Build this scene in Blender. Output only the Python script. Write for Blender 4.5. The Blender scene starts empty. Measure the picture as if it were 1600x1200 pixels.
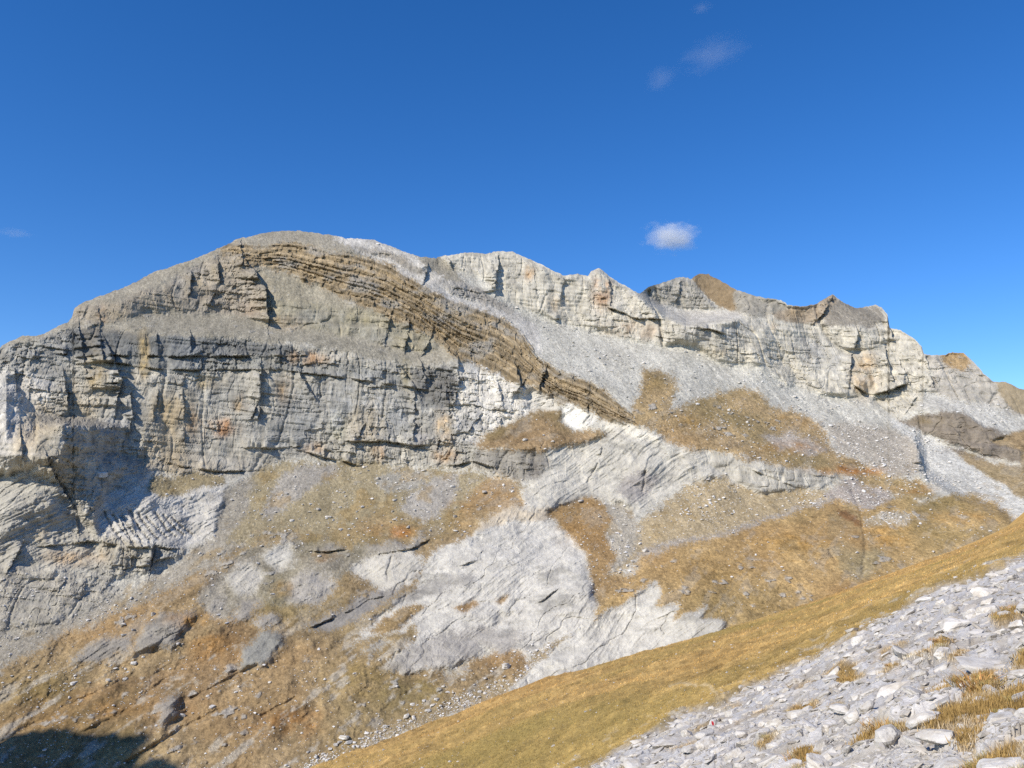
import bpy, math, random
import numpy as np

# ------------------------------------------------------------------ camera, sky, sun, exposure
W, H, F = 1600.0, 1200.0, 1331.0
PITCH = math.radians(7.7)
CP, SP = math.cos(PITCH), math.sin(PITCH)
SUN_AZ = math.radians(230.0)      # compass bearing of the sun, clockwise from +Y: left and behind the camera
SUN_EL = math.radians(38.0)
sc = bpy.context.scene
col = sc.collection

cd = bpy.data.cameras.new('camera')
cd.sensor_width = 36.0
cd.lens = 36.0 * F / W
cd.clip_start = 0.1
cd.clip_end = 60000.0
cam = bpy.data.objects.new('camera', cd)
cam.rotation_euler = (math.radians(90) + PITCH, 0, 0)
col.objects.link(cam)
sc.camera = cam

world = bpy.data.worlds.new('World')
sc.world = world
world.use_nodes = True
wn = world.node_tree
wn.nodes.clear()
sky = wn.nodes.new('ShaderNodeTexSky')
sky.sky_type = 'NISHITA'
sky.sun_disc = False
sky.sun_elevation = SUN_EL
sky.sun_rotation = SUN_AZ
sky.altitude = 2300.0
sky.air_density = 1.0
sky.dust_density = 0.25
sky.ozone_density = 3.5
bg = wn.nodes.new('ShaderNodeBackground')
bg.inputs['Strength'].default_value = 0.15
wo = wn.nodes.new('ShaderNodeOutputWorld')
hs = wn.nodes.new('ShaderNodeHueSaturation')
hs.inputs['Saturation'].default_value = 1.29
hs.inputs['Hue'].default_value = 0.508
wn.links.new(sky.outputs[0], hs.inputs['Color'])
wn.links.new(hs.outputs[0], bg.inputs[0])
wn.links.new(bg.outputs[0], wo.inputs[0])

to_sun = np.array([math.sin(SUN_AZ) * math.cos(SUN_EL), math.cos(SUN_AZ) * math.cos(SUN_EL), math.sin(SUN_EL)])
sd = bpy.data.lights.new('sun', 'SUN')
sd.energy = 4.3
sd.angle = math.radians(0.5)
sd.color = (1.0, 0.92, 0.81)
sun = bpy.data.objects.new('sun', sd)
from mathutils import Vector
sun.rotation_euler = Vector(to_sun).to_track_quat('Z', 'Y').to_euler()
sun.location = (-200, -200, 400)
col.objects.link(sun)

sc.view_settings.view_transform = 'Standard'
sc.view_settings.look = 'None'
sc.view_settings.exposure = 0.22
sc.view_settings.gamma = 1.0
sc.view_settings.use_curve_mapping = False
sc.cycles.use_denoising = False
sc.cycles.max_bounces = 6
sc.cycles.diffuse_bounces = 2
sc.cycles.volume_bounces = 4

RNG = np.random.default_rng(11)
random.seed(5)

# ------------------------------------------------------------------ numeric helpers
def lin(rgb, k=0.76):
    c = np.array(rgb, dtype=np.float64) / 255.0
    return np.where(c <= 0.04045, c / 12.92, ((c + 0.055) / 1.055) ** 2.4) * k

def ray(px, py):
    """direction of a photo pixel with unit forward (Y) component"""
    xx = px - W / 2
    yy = H / 2 - py
    Y = F * CP - yy * SP
    Z = F * SP + yy * CP
    return xx / Y, Z / Y

PERM = RNG.permutation(256).astype(np.int32)
PERM = np.concatenate([PERM, PERM])
VALS = (RNG.random(256) * 2 - 1).astype(np.float32)

def vnoise(x, y, z):
    xi = np.floor(x); yi = np.floor(y); zi = np.floor(z)
    fx = (x - xi).astype(np.float32); fy = (y - yi).astype(np.float32); fz = (z - zi).astype(np.float32)
    xi = xi.astype(np.int32) & 255; yi = yi.astype(np.int32) & 255; zi = zi.astype(np.int32) & 255
    u = fx * fx * fx * (fx * (fx * 6 - 15) + 10)
    v = fy * fy * fy * (fy * (fy * 6 - 15) + 10)
    w = fz * fz * fz * (fz * (fz * 6 - 15) + 10)
    a = PERM[xi]; b = PERM[(xi + 1) & 255]
    aa = PERM[(a + yi) & 255]; ab = PERM[(a + yi + 1) & 255]
    ba = PERM[(b + yi) & 255]; bb = PERM[(b + yi + 1) & 255]
    z1 = (zi + 1) & 255
    def g(h, zz):
        return VALS[PERM[(h + zz) & 255]]
    x00 = g(aa, zi) * (1 - u) + g(ba, zi) * u
    x10 = g(ab, zi) * (1 - u) + g(bb, zi) * u
    x01 = g(aa, z1) * (1 - u) + g(ba, z1) * u
    x11 = g(ab, z1) * (1 - u) + g(bb, z1) * u
    return (x00 * (1 - v) + x10 * v) * (1 - w) + (x01 * (1 - v) + x11 * v) * w

def fbm(x, y, z, octaves=4, gain=0.5, ridged=False):
    s = 0; a = 1.0; t = 0
    for o in range(octaves):
        n = vnoise(x * 2.03 ** o + 17.3 * o, y * 2.03 ** o + 5.7 * o, z * 2.03 ** o + 9.1 * o)
        if ridged:
            n = 1 - 2 * np.abs(n)
        s = s + a * n; t += a; a *= gain
    return s / t

def pip(px, py, poly):
    """points in polygon, vectorised with a bounding box"""
    P = np.asarray(poly, dtype=np.float64)
    out = np.zeros(px.shape, bool)
    bb = (px >= P[:, 0].min()) & (px <= P[:, 0].max()) & (py >= P[:, 1].min()) & (py <= P[:, 1].max())
    if not bb.any():
        return out
    x = px[bb]; y = py[bb]
    c = np.zeros(x.shape, bool)
    n = len(P)
    for i in range(n):
        x0, y0 = P[i]; x1, y1 = P[(i + 1) % n]
        if y0 == y1:
            continue
        k = ((y0 > y) != (y1 > y))
        c ^= k & (x < (x1 - x0) * (y - y0) / (y1 - y0) + x0)
    out[bb] = c
    return out

def dist_line(px, py, line, reach):
    """distance to a polyline, and which side of it (only within reach)"""
    L = np.asarray(line, dtype=np.float64)
    d = np.full(px.shape, 1e9, np.float64)
    sgn = np.zeros(px.shape)
    bb = (px > L[:, 0].min() - reach) & (px < L[:, 0].max() + reach) & (py > L[:, 1].min() - reach) & (py < L[:, 1].max() + reach)
    if not bb.any():
        return d, sgn, bb
    x = px[bb]; y = py[bb]
    dm = np.full(x.shape, 1e9); sm = np.zeros(x.shape)
    for i in range(len(L) - 1):
        x0, y0 = L[i]; x1, y1 = L[i + 1]
        ex, ey = x1 - x0, y1 - y0
        t = np.clip(((x - x0) * ex + (y - y0) * ey) / (ex * ex + ey * ey + 1e-9), 0, 1)
        dd = np.hypot(x - x0 - t * ex, y - y0 - t * ey)
        s = ex * (y - y0) - ey * (x - x0)
        k = dd < dm
        dm[k] = dd[k]; sm[k] = np.sign(s[k])
    d[bb] = dm; sgn[bb] = sm
    return d, sgn, bb

def blur(a, r, axis):
    if r < 1:
        return a
    r = int(r)
    for _ in range(2):
        p = np.pad(a, [(r + 1, r) if k == axis else (0, 0) for k in range(a.ndim)], mode='edge')
        c = np.cumsum(p, axis=axis, dtype=np.float64)
        n = a.shape[axis]
        hi = np.take(c, np.arange(2 * r + 1, 2 * r + 1 + n), axis=axis)
        lo = np.take(c, np.arange(0, n), axis=axis)
        a = (hi - lo) / (2 * r + 1)
    return a

def sstep(a, b, x):
    t = np.clip((x - a) / (b - a), 0, 1)
    return t * t * (3 - 2 * t)

def tag(o, label=None, cat=None, group=None, kind=None):
    if label: o['label'] = label
    if cat: o['category'] = cat
    if group: o['group'] = group
    if kind: o['kind'] = kind
    return o

def mesh_obj(name, V, Fc, mat, parent=None, albedo=None, smooth=True):
    """one mesh object from vertex (n,3) and face (m,3|4) arrays"""
    me = bpy.data.meshes.new(name)
    V = np.ascontiguousarray(V, dtype=np.float32); Fc = np.ascontiguousarray(Fc, dtype=np.int32)
    k = Fc.shape[1]
    me.vertices.add(len(V)); me.vertices.foreach_set('co', V.ravel())
    me.loops.add(Fc.size); me.loops.foreach_set('vertex_index', Fc.ravel())
    me.polygons.add(len(Fc)); me.polygons.foreach_set('loop_start', np.arange(0, Fc.size, k, dtype=np.int32))
    me.polygons.foreach_set('use_smooth', np.full(len(Fc), smooth, bool))
    me.update(calc_edges=True)
    if albedo is not None:
        at = me.attributes.new('albedo', 'FLOAT_COLOR', 'POINT')
        c = np.ones((len(V), 4), np.float32); c[:, :3] = albedo
        at.data.foreach_set('color', c.ravel())
    me.materials.append(mat)
    o = bpy.data.objects.new(name, me)
    col.objects.link(o)
    if parent is not None:
        o.parent = parent
    return o

# ------------------------------------------------------------------ materials
def ground_mat(name, scale, amp, bump, bump_scale, stretch=(1, 1, 1), fleck=None, rough=0.95):
    """albedo attribute broken up by procedural noise, with fine procedural relief"""
    m = bpy.data.materials.new(name); m.use_nodes = True
    nt = m.node_tree; N = nt.nodes; L = nt.links
    b = N['Principled BSDF']
    b.inputs['Roughness'].default_value = rough
    b.inputs['Specular IOR Level'].default_value = 0.12
    at = N.new('ShaderNodeAttribute'); at.attribute_name = 'albedo'
    tc = N.new('ShaderNodeTexCoord')
    mp = N.new('ShaderNodeMapping'); mp.inputs['Scale'].default_value = stretch
    L.new(tc.outputs['Object'], mp.inputs['Vector'])
    n1 = N.new('ShaderNodeTexNoise'); n1.inputs['Scale'].default_value = scale; n1.inputs['Detail'].default_value = 6; n1.inputs['Roughness'].default_value = 0.68
    L.new(mp.outputs[0], n1.inputs['Vector'])
    mr = N.new('ShaderNodeMapRange'); mr.inputs['From Min'].default_value = 0.28; mr.inputs['From Max'].default_value = 0.72
    mr.inputs['To Min'].default_value = 1 - amp; mr.inputs['To Max'].default_value = 1 + amp
    L.new(n1.outputs['Fac'], mr.inputs['Value'])
    mx = N.new('ShaderNodeMix'); mx.data_type = 'RGBA'; mx.blend_type = 'MULTIPLY'; mx.inputs['Factor'].default_value = 1
    L.new(at.outputs['Color'], mx.inputs['A']); L.new(mr.outputs[0], mx.inputs['B'])
    out = mx.outputs['Result']
    if fleck:
        fs, thr, fc = fleck
        n2 = N.new('ShaderNodeTexNoise'); n2.inputs['Scale'].default_value = fs; n2.inputs['Detail'].default_value = 3; n2.inputs['Roughness'].default_value = 0.7
        L.new(tc.outputs['Object'], n2.inputs['Vector'])
        r2 = N.new('ShaderNodeMapRange'); r2.inputs['From Min'].default_value = thr; r2.inputs['From Max'].default_value = thr + 0.05; r2.inputs['To Max'].default_value = 0.75
        L.new(n2.outputs['Fac'], r2.inputs['Value'])
        m2 = N.new('ShaderNodeMix'); m2.data_type = 'RGBA'
        L.new(r2.outputs[0], m2.inputs['Factor']); L.new(out, m2.inputs['A']); m2.inputs['B'].default_value = (*fc, 1)
        out = m2.outputs['Result']
    L.new(out, b.inputs['Base Color'])
    nb = N.new('ShaderNodeTexNoise'); nb.inputs['Scale'].default_value = bump_scale; nb.inputs['Detail'].default_value = 7; nb.inputs['Roughness'].default_value = 0.65
    L.new(mp.outputs[0], nb.inputs['Vector'])
    bp = N.new('ShaderNodeBump'); bp.inputs['Strength'].default_value = 1.0; bp.inputs['Distance'].default_value = bump
    L.new(nb.outputs['Fac'], bp.inputs['Height']); L.new(bp.outputs[0], b.inputs['Normal'])
    return m

STONE = tuple(lin((205, 203, 196)))
MATS = {
    'cliff':  ground_mat('limestone_cliff', 0.11, 0.26, 1.6, 0.16, (1, 1, 0.45)),
    'strata': ground_mat('brown_marl_strata', 0.14, 0.34, 1.6, 0.22, (1, 1, 0.7)),
    'slab':   ground_mat('pale_limestone_slab', 0.16, 0.16, 0.9, 0.22, (1, 1, 1)),
    'scree':  ground_mat('limestone_scree', 0.42, 0.30, 0.7, 0.55, (1, 1, 1), (0.42, 0.655, STONE)),
    'grass':  ground_mat('dry_mountain_grass', 0.40, 0.36, 0.75, 0.50, (1, 1, 1), (0.33, 0.70, STONE)),
}

# ------------------------------------------------------------------ what the mountain is made of, traced as outlines
SKY = [(-900, 800), (-260, 655), (-120, 600), (0, 543), (16, 533), (35, 525), (64, 524), (85, 513), (107, 503), (113, 494), (116, 481), (133, 471), (160, 461), (187, 452),
       (213, 440), (240, 425), (267, 417), (293, 408), (320, 397), (347, 385), (373, 373), (400, 367), (427, 361), (467, 361), (507, 366), (541, 372),
       (581, 374), (600, 381), (627, 392), (656, 401), (680, 404), (693, 399), (728, 395), (760, 397), (787, 392), (800, 394), (827, 404), (853, 417), (880, 431),
       (901, 428), (919, 431), (924, 423), (936, 419), (947, 427), (965, 440), (987, 452), (1000, 459), (1013, 448), (1040, 440), (1064, 432), (1080, 436),
       (1093, 427), (1107, 428), (1128, 440), (1147, 451), (1173, 460), (1195, 466), (1220, 469), (1231, 477), (1255, 479), (1276, 475), (1290, 466), (1300, 460),
       (1311, 467), (1319, 473), (1335, 481), (1351, 480), (1367, 476), (1377, 480), (1387, 493), (1390, 512), (1407, 516), (1425, 527), (1440, 540),
       (1444, 553), (1468, 555), (1489, 551), (1505, 552), (1521, 565), (1537, 584), (1551, 596), (1572, 597), (1588, 604), (1600, 609), (1700, 650), (1860, 700)]
CREST = [(-260, 1480), (300, 1268), (420, 1226), (500, 1193), (600, 1157), (700, 1121), (800, 1078), (880, 1052), (960, 1031), (1040, 1008), (1100, 992), (1160, 975),
         (1200, 962), (1260, 944), (1300, 930), (1400, 893), (1500, 858), (1560, 833), (1600, 814), (1700, 765), (1860, 690), (2500, 380)]
def interp(line, x):
    L = np.array(line, float)
    return np.interp(x, L[:, 0], L[:, 1])

MAIN_TOP = [(-260, 650), (0, 543), (53, 532), (107, 516), (160, 513), (213, 521), (267, 524), (320, 527), (373, 528), (400, 535), (440, 537), (507, 545), (539, 551),
            (573, 556), (632, 569), (667, 573), (693, 568), (712, 559), (733, 567), (787, 588), (820, 612), (850, 632), (872, 640)]
BR_TOP = [(345, 386), (360, 378), (400, 383), (453, 380), (507, 391), (560, 401), (600, 412), (640, 433), (680, 457), (712, 471), (773, 492), (808, 513), (822, 535), (842, 560), (875, 581), (917, 595), (949, 616), (984, 645), (1000, 662)]
BR_BOT = [(345, 400), (400, 417), (440, 425), (493, 447), (533, 468), (573, 481), (613, 500), (653, 513), (680, 532), (720, 561), (747, 572), (773, 580), (800, 594), (832, 602), (872, 627), (917, 642), (940, 656), (985, 664), (1000, 668)]

# (part, kind, slope, colour, edge warp, outline)
Z = []
def zone(part, kind, slope, rgb, warp, poly, k=0.76):
    c = np.array(rgb, float)
    if kind == 'grass':
        c = c * 0.74 + 0.26 * c.mean() + np.array([2, 3, 6]) if part == 'lower_grass' else c * 0.80 + 0.20 * c.mean() + np.array([0, 2, 6])
    if kind == 'cliff':
        c = c * {'right_wall': 1.12, 'far_ridge': 1.08, 'back_peak': 1.05, 'upper_cliff': 1.10}.get(part, 1.17)
    if kind == 'strata':
        c = c * 0.75 + 0.25 * np.array([168, 156, 134])
    if kind in ('cliff', 'slab', 'scree'):
        c = c * np.array([1.0, 0.99, 0.955])
    Z.append((part, kind, slope, lin(np.clip(c, 0, 240), k), warp, poly))

BIG = [(-300, 200), (1900, 200), (1900, 1500), (-300, 1500)]
zone('scree', 'scree', 0.66, (208, 206, 198), 0, BIG)
# summit dome and the shelf above the long cliff
zone('scree_shelf', 'scree', 0.66, (173, 167, 153), 5, [(-300, 300), (660, 300), (720, 440), (820, 520), (830, 600), (733, 567), (693, 572)] + MAIN_TOP[18::-1])
zone('scree_shelf', 'scree', 0.66, (164, 159, 146), 4, [(150, 507), (200, 498), (235, 486), (330, 489), (400, 497), (450, 512), (540, 530), (620, 545), (660, 552), (640, 568), (560, 552), (450, 537), (320, 525), (160, 512)])
zone('scree_ribbon', 'scree', 0.62, (208, 205, 200), 4, [(515, 366), (581, 372), (640, 394), (690, 430), (745, 462), (800, 480), (840, 510), (850, 560), (822, 535), (808, 513), (773, 492), (712, 471), (680, 457), (640, 433), (600, 412), (560, 397)])
zone('outcrop', 'cliff', 2.2, (140, 136, 130), 4, [(549, 386), (600, 391), (640, 408), (669, 424), (667, 433), (640, 424), (600, 403), (560, 395)])
zone('outcrop', 'cliff', 2.0, (150, 146, 140), 4, [(685, 436), (730, 443), (770, 463), (800, 478), (806, 489), (770, 482), (740, 468), (700, 455)])
zone('upper_cliff', 'cliff', 3.2, (158, 150, 137), 4, [(114, 481), (149, 476), (195, 468), (221, 455), (251, 453), (267, 441), (293, 418), (315, 405), (352, 399), (380, 408), (395, 418), (403, 431), (416, 460), (420, 499), (347, 490), (267, 488), (229, 485), (203, 496), (149, 507), (114, 501)])
zone('upper_cliff', 'cliff', 2.2, (158, 152, 134), 4, [(416, 455), (440, 468), (480, 474), (540, 482), (560, 478), (600, 494), (640, 510), (684, 536), (680, 547), (655, 549), (630, 545), (600, 537), (560, 527), (530, 525), (480, 515), (440, 507), (420, 500)])
zone('scree_shelf', 'scree', 0.9, (172, 165, 147), 4, [(405, 422), (440, 428), (493, 450), (533, 470), (555, 480), (535, 484), (480, 474), (440, 468), (420, 460)])
# right-hand upper wall and the peaks behind it
zone('right_wall', 'cliff', 3.0, (188, 184, 174), 4, [(686, 395), (728, 390), (787, 385), (830, 400), (880, 425), (936, 410), (1000, 455), (1030, 480), (1075, 500), (1130, 492), (1200, 482), (1260, 470), (1300, 455), (1380, 470), (1395, 505), (1445, 540), (1449, 565), (1457, 597), (1447, 614), (1433, 634), (1402, 656), (1383, 645), (1361, 620), (1324, 621), (1260, 611), (1231, 600), (1200, 580), (1179, 566), (1155, 566), (1139, 574), (1107, 550), (1067, 534), (1040, 540), (1013, 534), (987, 534), (949, 518), (910, 508), (870, 500), (840, 490), (800, 472), (775, 455), (740, 430), (700, 414)])
zone('back_peak', 'cliff', 2.0, (168, 165, 158), 2, [(1000, 457), (1040, 425), (1064, 425), (1082, 434), (1096, 458), (1118, 482), (1060, 482), (1020, 474)])
zone('back_peak', 'strata', 1.1, (150, 128, 96), 2, [(1079, 432), (1100, 420), (1150, 448), (1154, 470), (1148, 486), (1120, 480), (1098, 458)])
zone('back_peak', 'cliff', 1.4, (158, 154, 145), 3, [(1148, 448), (1200, 460), (1232, 474), (1225, 486), (1190, 496), (1150, 486)])
zone('white_ledge', 'scree', 0.45, (212, 209, 203), 2, [(1015, 474), (1060, 482), (1150, 486), (1165, 494), (1110, 502), (1072, 505), (1040, 492)])
zone('scree_hollow', 'scree', 0.9, (160, 154, 144), 3, [(1296, 470), (1312, 466), (1345, 480), (1372, 480), (1385, 500), (1360, 512), (1320, 508), (1285, 508)])
zone('right_wall', 'cliff', 2.2, (160, 148, 132), 3, [(1205, 490), (1240, 478), (1300, 458), (1312, 468), (1296, 485), (1280, 505), (1240, 505), (1215, 500)])
# far ridge on the right
zone('far_ridge', 'cliff', 1.5, (178, 174, 167), 4, [(1445, 545), (1520, 540), (1560, 590), (1650, 600), (1880, 680), (1880, 790), (1600, 700), (1560, 650), (1520, 640), (1470, 640), (1448, 615), (1458, 597)])
zone('far_ridge', 'scree', 0.7, (186, 160, 122), 3, [(1466, 553), (1489, 545), (1508, 546), (1518, 568), (1506, 580), (1484, 574)])
zone('far_ridge', 'strata', 1.8, (165, 150, 122), 3, [(1556, 592), (1600, 600), (1700, 640), (1700, 690), (1604, 656), (1580, 640), (1562, 620)])
zone('far_scree', 'scree', 0.62, (200, 199, 195), 4, [(1448, 612), (1480, 622), (1530, 628), (1560, 636), (1600, 656), (1880, 750), (1880, 770), (1600, 676), (1580, 676), (1545, 672), (1520, 655), (1490, 643), (1450, 640), (1433, 634)])
zone('dark_crag', 'cliff', 2.4, (126, 118, 108), 4, [(1402, 656), (1440, 646), (1470, 642), (1505, 645), (1530, 660), (1560, 676), (1600, 690), (1700, 720), (1700, 750), (1600, 722), (1590, 720), (1550, 716), (1505, 702), (1470, 688), (1440, 676), (1418, 664)])
zone('far_grass', 'grass', 0.6, (172, 146, 100), 3, [(1545, 690), (1580, 676), (1610, 672), (1880, 760), (1880, 900), (1620, 800), (1600, 780), (1555, 750), (1520, 728), (1480, 700), (1510, 708), (1552, 722), (1598, 726), (1592, 705), (1565, 697)])
zone('gully_scree', 'scree', 0.62, (206, 206, 203), 4, [(1380, 645), (1410, 660), (1440, 676), (1480, 702), (1520, 730), (1560, 755), (1600, 780), (1620, 830), (1580, 815), (1545, 790), (1490, 770), (1455, 745), (1440, 720), (1430, 690), (1400, 670)])
# brown strata band
zone('brown_strata', 'strata', 1.15, (170, 149, 113), 5, BR_TOP + BR_BOT[::-1])
# the long grey cliff
zone('main_cliff', 'cliff', 4.2, (163, 160, 152), 4, MAIN_TOP + [(815, 650), (800, 662), (775, 670), (750, 688), (740, 700), (775, 703), (830, 702), (863, 700), (855, 730), (845, 749), (800, 747), (739, 735), (700, 730), (640, 723), (573, 725), (547, 723), (515, 715), (485, 709), (453, 716), (430, 722), (373, 724), (330, 730), (290, 735), (250, 730), (200, 725), (175, 745), (165, 760), (155, 790), (190, 830), (230, 850), (290, 855), (280, 875), (250, 885), (200, 905), (150, 910), (80, 890), (0, 900), (-300, 960), (-300, 660)])
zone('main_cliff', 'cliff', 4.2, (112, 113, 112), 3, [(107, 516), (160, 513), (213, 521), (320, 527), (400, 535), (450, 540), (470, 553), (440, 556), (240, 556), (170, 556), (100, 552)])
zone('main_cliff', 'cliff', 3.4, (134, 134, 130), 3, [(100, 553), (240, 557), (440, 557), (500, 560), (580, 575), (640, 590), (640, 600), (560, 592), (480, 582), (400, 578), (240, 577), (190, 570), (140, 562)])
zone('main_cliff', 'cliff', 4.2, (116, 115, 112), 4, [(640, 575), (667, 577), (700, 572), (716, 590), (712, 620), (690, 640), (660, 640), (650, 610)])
zone('main_cliff', 'cliff', 3.4, (190, 186, 178), 4, [(-300, 690), (0, 585), (40, 580), (80, 590), (75, 630), (45, 650), (60, 700), (90, 760), (110, 800), (60, 830), (0, 820), (-300, 880)])
zone('main_cliff', 'cliff', 2.2, (196, 193, 187), 4, [(716, 570), (733, 567), (787, 588), (820, 612), (850, 632), (872, 640), (815, 652), (775, 670), (745, 692), (715, 690), (706, 650), (712, 620)])
zone('left_foot', 'slab', 1.4, (188, 185, 177), 6, [(-300, 740), (60, 735), (100, 760), (120, 800), (150, 840), (170, 905), (80, 890), (0, 900), (-300, 960)])
zone('rock_terrace', 'scree', 0.55, (150, 146, 138), 3, [(52, 652), (90, 645), (140, 650), (192, 665), (160, 668), (100, 664), (60, 662)])
zone('dark_band', 'cliff', 4.0, (140, 137, 131), 3, [(740, 704), (790, 705), (863, 700), (856, 732), (844, 750), (800, 747), (740, 730)])
zone('cliff_foot', 'cliff', 1.6, (158, 155, 148), 4, [(228, 708), (300, 706), (380, 715), (425, 720), (425, 738), (360, 742), (290, 740), (235, 735), (195, 728)])
zone('cliff_foot', 'slab', 1.2, (184, 181, 174), 4, [(165, 760), (200, 725), (235, 735), (225, 750), (205, 765), (215, 780), (170, 790)])
# rocks at the left below the cliff
zone('left_slab', 'slab', 1.1, (202, 200, 196), 4, [(150, 790), (175, 762), (215, 775), (300, 765), (350, 755), (385, 768), (370, 800), (340, 830), (300, 853), (230, 853), (190, 840), (150, 830)])
zone('scree', 'scree', 0.7, (160, 148, 120), 4, [(235, 746), (310, 738), (350, 745), (350, 757), (300, 767), (250, 775), (232, 765)])
zone('broken_rock', 'cliff', 1.3, (160, 156, 147), 6, [(-300, 930), (0, 880), (60, 890), (130, 905), (190, 920), (190, 935), (150, 955), (60, 985), (0, 1005), (-300, 1080)])
zone('scree_strip', 'scree', 0.62, (168, 163, 153), 6, [(-300, 1230), (0, 1085), (100, 1030), (200, 985), (290, 940), (360, 895), (430, 850), (400, 800), (430, 745), (400, 735), (350, 765), (330, 840), (290, 872), (200, 925), (60, 985), (0, 1000), (-300, 1090)])
# scree fan under the cliff
zone('scree_fan', 'scree', 0.68, (165, 154, 128), 7, [(400, 735), (430, 722), (515, 718), (640, 726), (700, 733), (760, 745), (820, 752), (815, 790), (740, 835), (690, 860), (640, 868), (540, 865), (470, 865), (400, 855), (350, 850), (390, 800)])
zone('scree_fan', 'scree', 0.68, (168, 164, 158), 6, [(440, 740), (480, 725), (520, 722), (530, 740), (480, 770), (440, 800), (410, 815), (420, 780)])
zone('scree_fan', 'scree', 0.68, (172, 168, 162), 6, [(625, 795), (640, 770), (680, 745), (725, 740), (705, 785), (680, 810), (655, 818), (640, 805)])
zone('scree_fan', 'scree', 0.68, (166, 163, 155), 5, [(585, 745), (620, 735), (660, 732), (680, 740), (640, 765), (600, 770)])
# lower grass
zone('lower_grass', 'grass', 0.52, (172, 142, 90), 9, [(-300, 1190), (0, 1050), (60, 1012), (110, 988), (200, 950), (290, 908), (350, 870), (400, 845), (440, 820), (500, 830), (560, 815), (600, 800), (650, 810), (690, 820), (740, 770), (770, 745), (815, 755), (815, 785), (760, 805), (730, 838), (700, 850), (660, 880), (640, 960), (700, 1060), (800, 1000), (830, 1040), (800, 1090), (700, 1120), (600, 1160), (480, 1220), (450, 1500), (-300, 1500)])
zone('lower_grass', 'grass', 0.52, (162, 152, 128), 8, [(300, 940), (330, 900), (390, 855), (460, 840), (560, 850), (640, 870), (620, 900), (560, 890), (520, 900), (480, 950), (400, 940), (340, 970)])
zone('lower_grass', 'grass', 0.45, (160, 126, 76), 10, [(-300, 1260), (0, 1110), (100, 1075), (220, 1060), (290, 1030), (370, 960), (400, 990), (370, 1050), (300, 1120), (200, 1160), (0, 1240), (-300, 1380)])
for poly, rgb in [
    ([(105, 1032), (150, 1000), (210, 985), (205, 1010), (170, 1030), (140, 1042)], (152, 148, 143)),
    ([(205, 1020), (225, 985), (250, 960), (300, 955), (295, 975), (270, 1010), (230, 1022)], (158, 154, 148)),
    ([(242, 1118), (255, 1095), (280, 1083), (276, 1110), (250, 1138)], (154, 150, 145)),
    ([(372, 1048), (385, 1010), (410, 988), (437, 995), (435, 1018), (405, 1040)], (150, 150, 146)),
    ([(405, 870), (430, 850), (455, 855), (462, 880), (440, 893), (420, 890)], (196, 194, 188)),
    ([(350, 900), (390, 880), (412, 900), (402, 925), (375, 938), (362, 915)], (190, 187, 180)),
    ([(452, 908), (475, 895), (520, 893), (527, 920), (490, 950), (455, 945)], (178, 174, 168)),
    ([(470, 985), (500, 960), (540, 942), (580, 930), (612, 905), (640, 905), (600, 945), (560, 967), (510, 984)], (150, 147, 144)),
    ([(355, 972), (380, 945), (408, 932), (402, 955), (385, 972)], (155, 151, 146)),
    ([(393, 972), (430, 956), (436, 975), (405, 982)], (165, 161, 156)),
    ([(320, 945), (350, 935), (352, 948), (330, 955)], (178, 174, 168)),
    ([(485, 856), (540, 847), (540, 858), (490, 864)], (150, 146, 140)),
    ([(565, 858), (600, 848), (640, 843), (668, 836), (662, 851), (630, 860), (580, 866)], (155, 151, 145)),
    ([(540, 1012), (565, 992), (600, 975), (605, 982), (570, 1000)], (192, 189, 182)),
    ([(555, 1025), (600, 1000), (612, 1004), (580, 1022)], (180, 177, 170))]:
    zone('grey_patch', 'slab', 0.8, rgb, 7, poly)
# pale central slabs
zone('central_slab', 'slab', 0.85, (200, 197, 190), 5, [(540, 888), (575, 872), (610, 864), (640, 858), (662, 868), (655, 892), (640, 912), (600, 922), (565, 905)])
zone('central_slab', 'slab', 0.8, (198, 188, 172), 6, [(735, 835), (765, 802), (800, 788), (850, 780), (870, 800), (850, 815), (800, 830), (750, 845)])
zone('central_slab', 'slab', 0.85, (202, 200, 195), 6, [(555, 990), (600, 960), (640, 925), (660, 880), (690, 855), (740, 832), (800, 812), (852, 812), (885, 830), (913, 865), (919, 900), (932, 935), (937, 957), (900, 985), (865, 1000), (830, 1022), (790, 1010), (765, 1000), (745, 1020), (700, 1047), (650, 1052), (585, 1050), (615, 1020), (655, 990), (645, 976), (600, 995)])
zone('central_slab', 'slab', 0.8, (172, 169, 165), 7, [(585, 1050), (640, 1008), (700, 985), (760, 978), (800, 985), (832, 1002), (790, 1018), (755, 1008), (740, 1032), (690, 1047)])
zone('central_slab', 'slab', 0.8, (168, 166, 163), 6, [(610, 940), (650, 915), (695, 897), (740, 900), (745, 915), (700, 920), (660, 930), (625, 948)])
zone('lower_grass', 'grass', 0.6, (172, 136, 82), 4, [(575, 985), (620, 957), (650, 943), (664, 948), (640, 970), (600, 992)])
zone('lower_grass', 'grass', 0.6, (172, 138, 86), 3, [(708, 950), (740, 940), (748, 944), (722, 957)])
zone('lower_grass', 'grass', 0.6, (172, 146, 100), 3, [(774, 938), (796, 929), (792, 938), (780, 943)])
zone('scree_gully', 'scree', 0.55, (165, 150, 122), 7, [(800, 1060), (840, 1020), (870, 1000), (905, 985), (860, 1035), (820, 1065), (790, 1085), (740, 1100), (700, 1115), (640, 1140), (560, 1180), (480, 1212), (470, 1200), (540, 1160), (640, 1118), (700, 1090), (750, 1075)])
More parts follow.
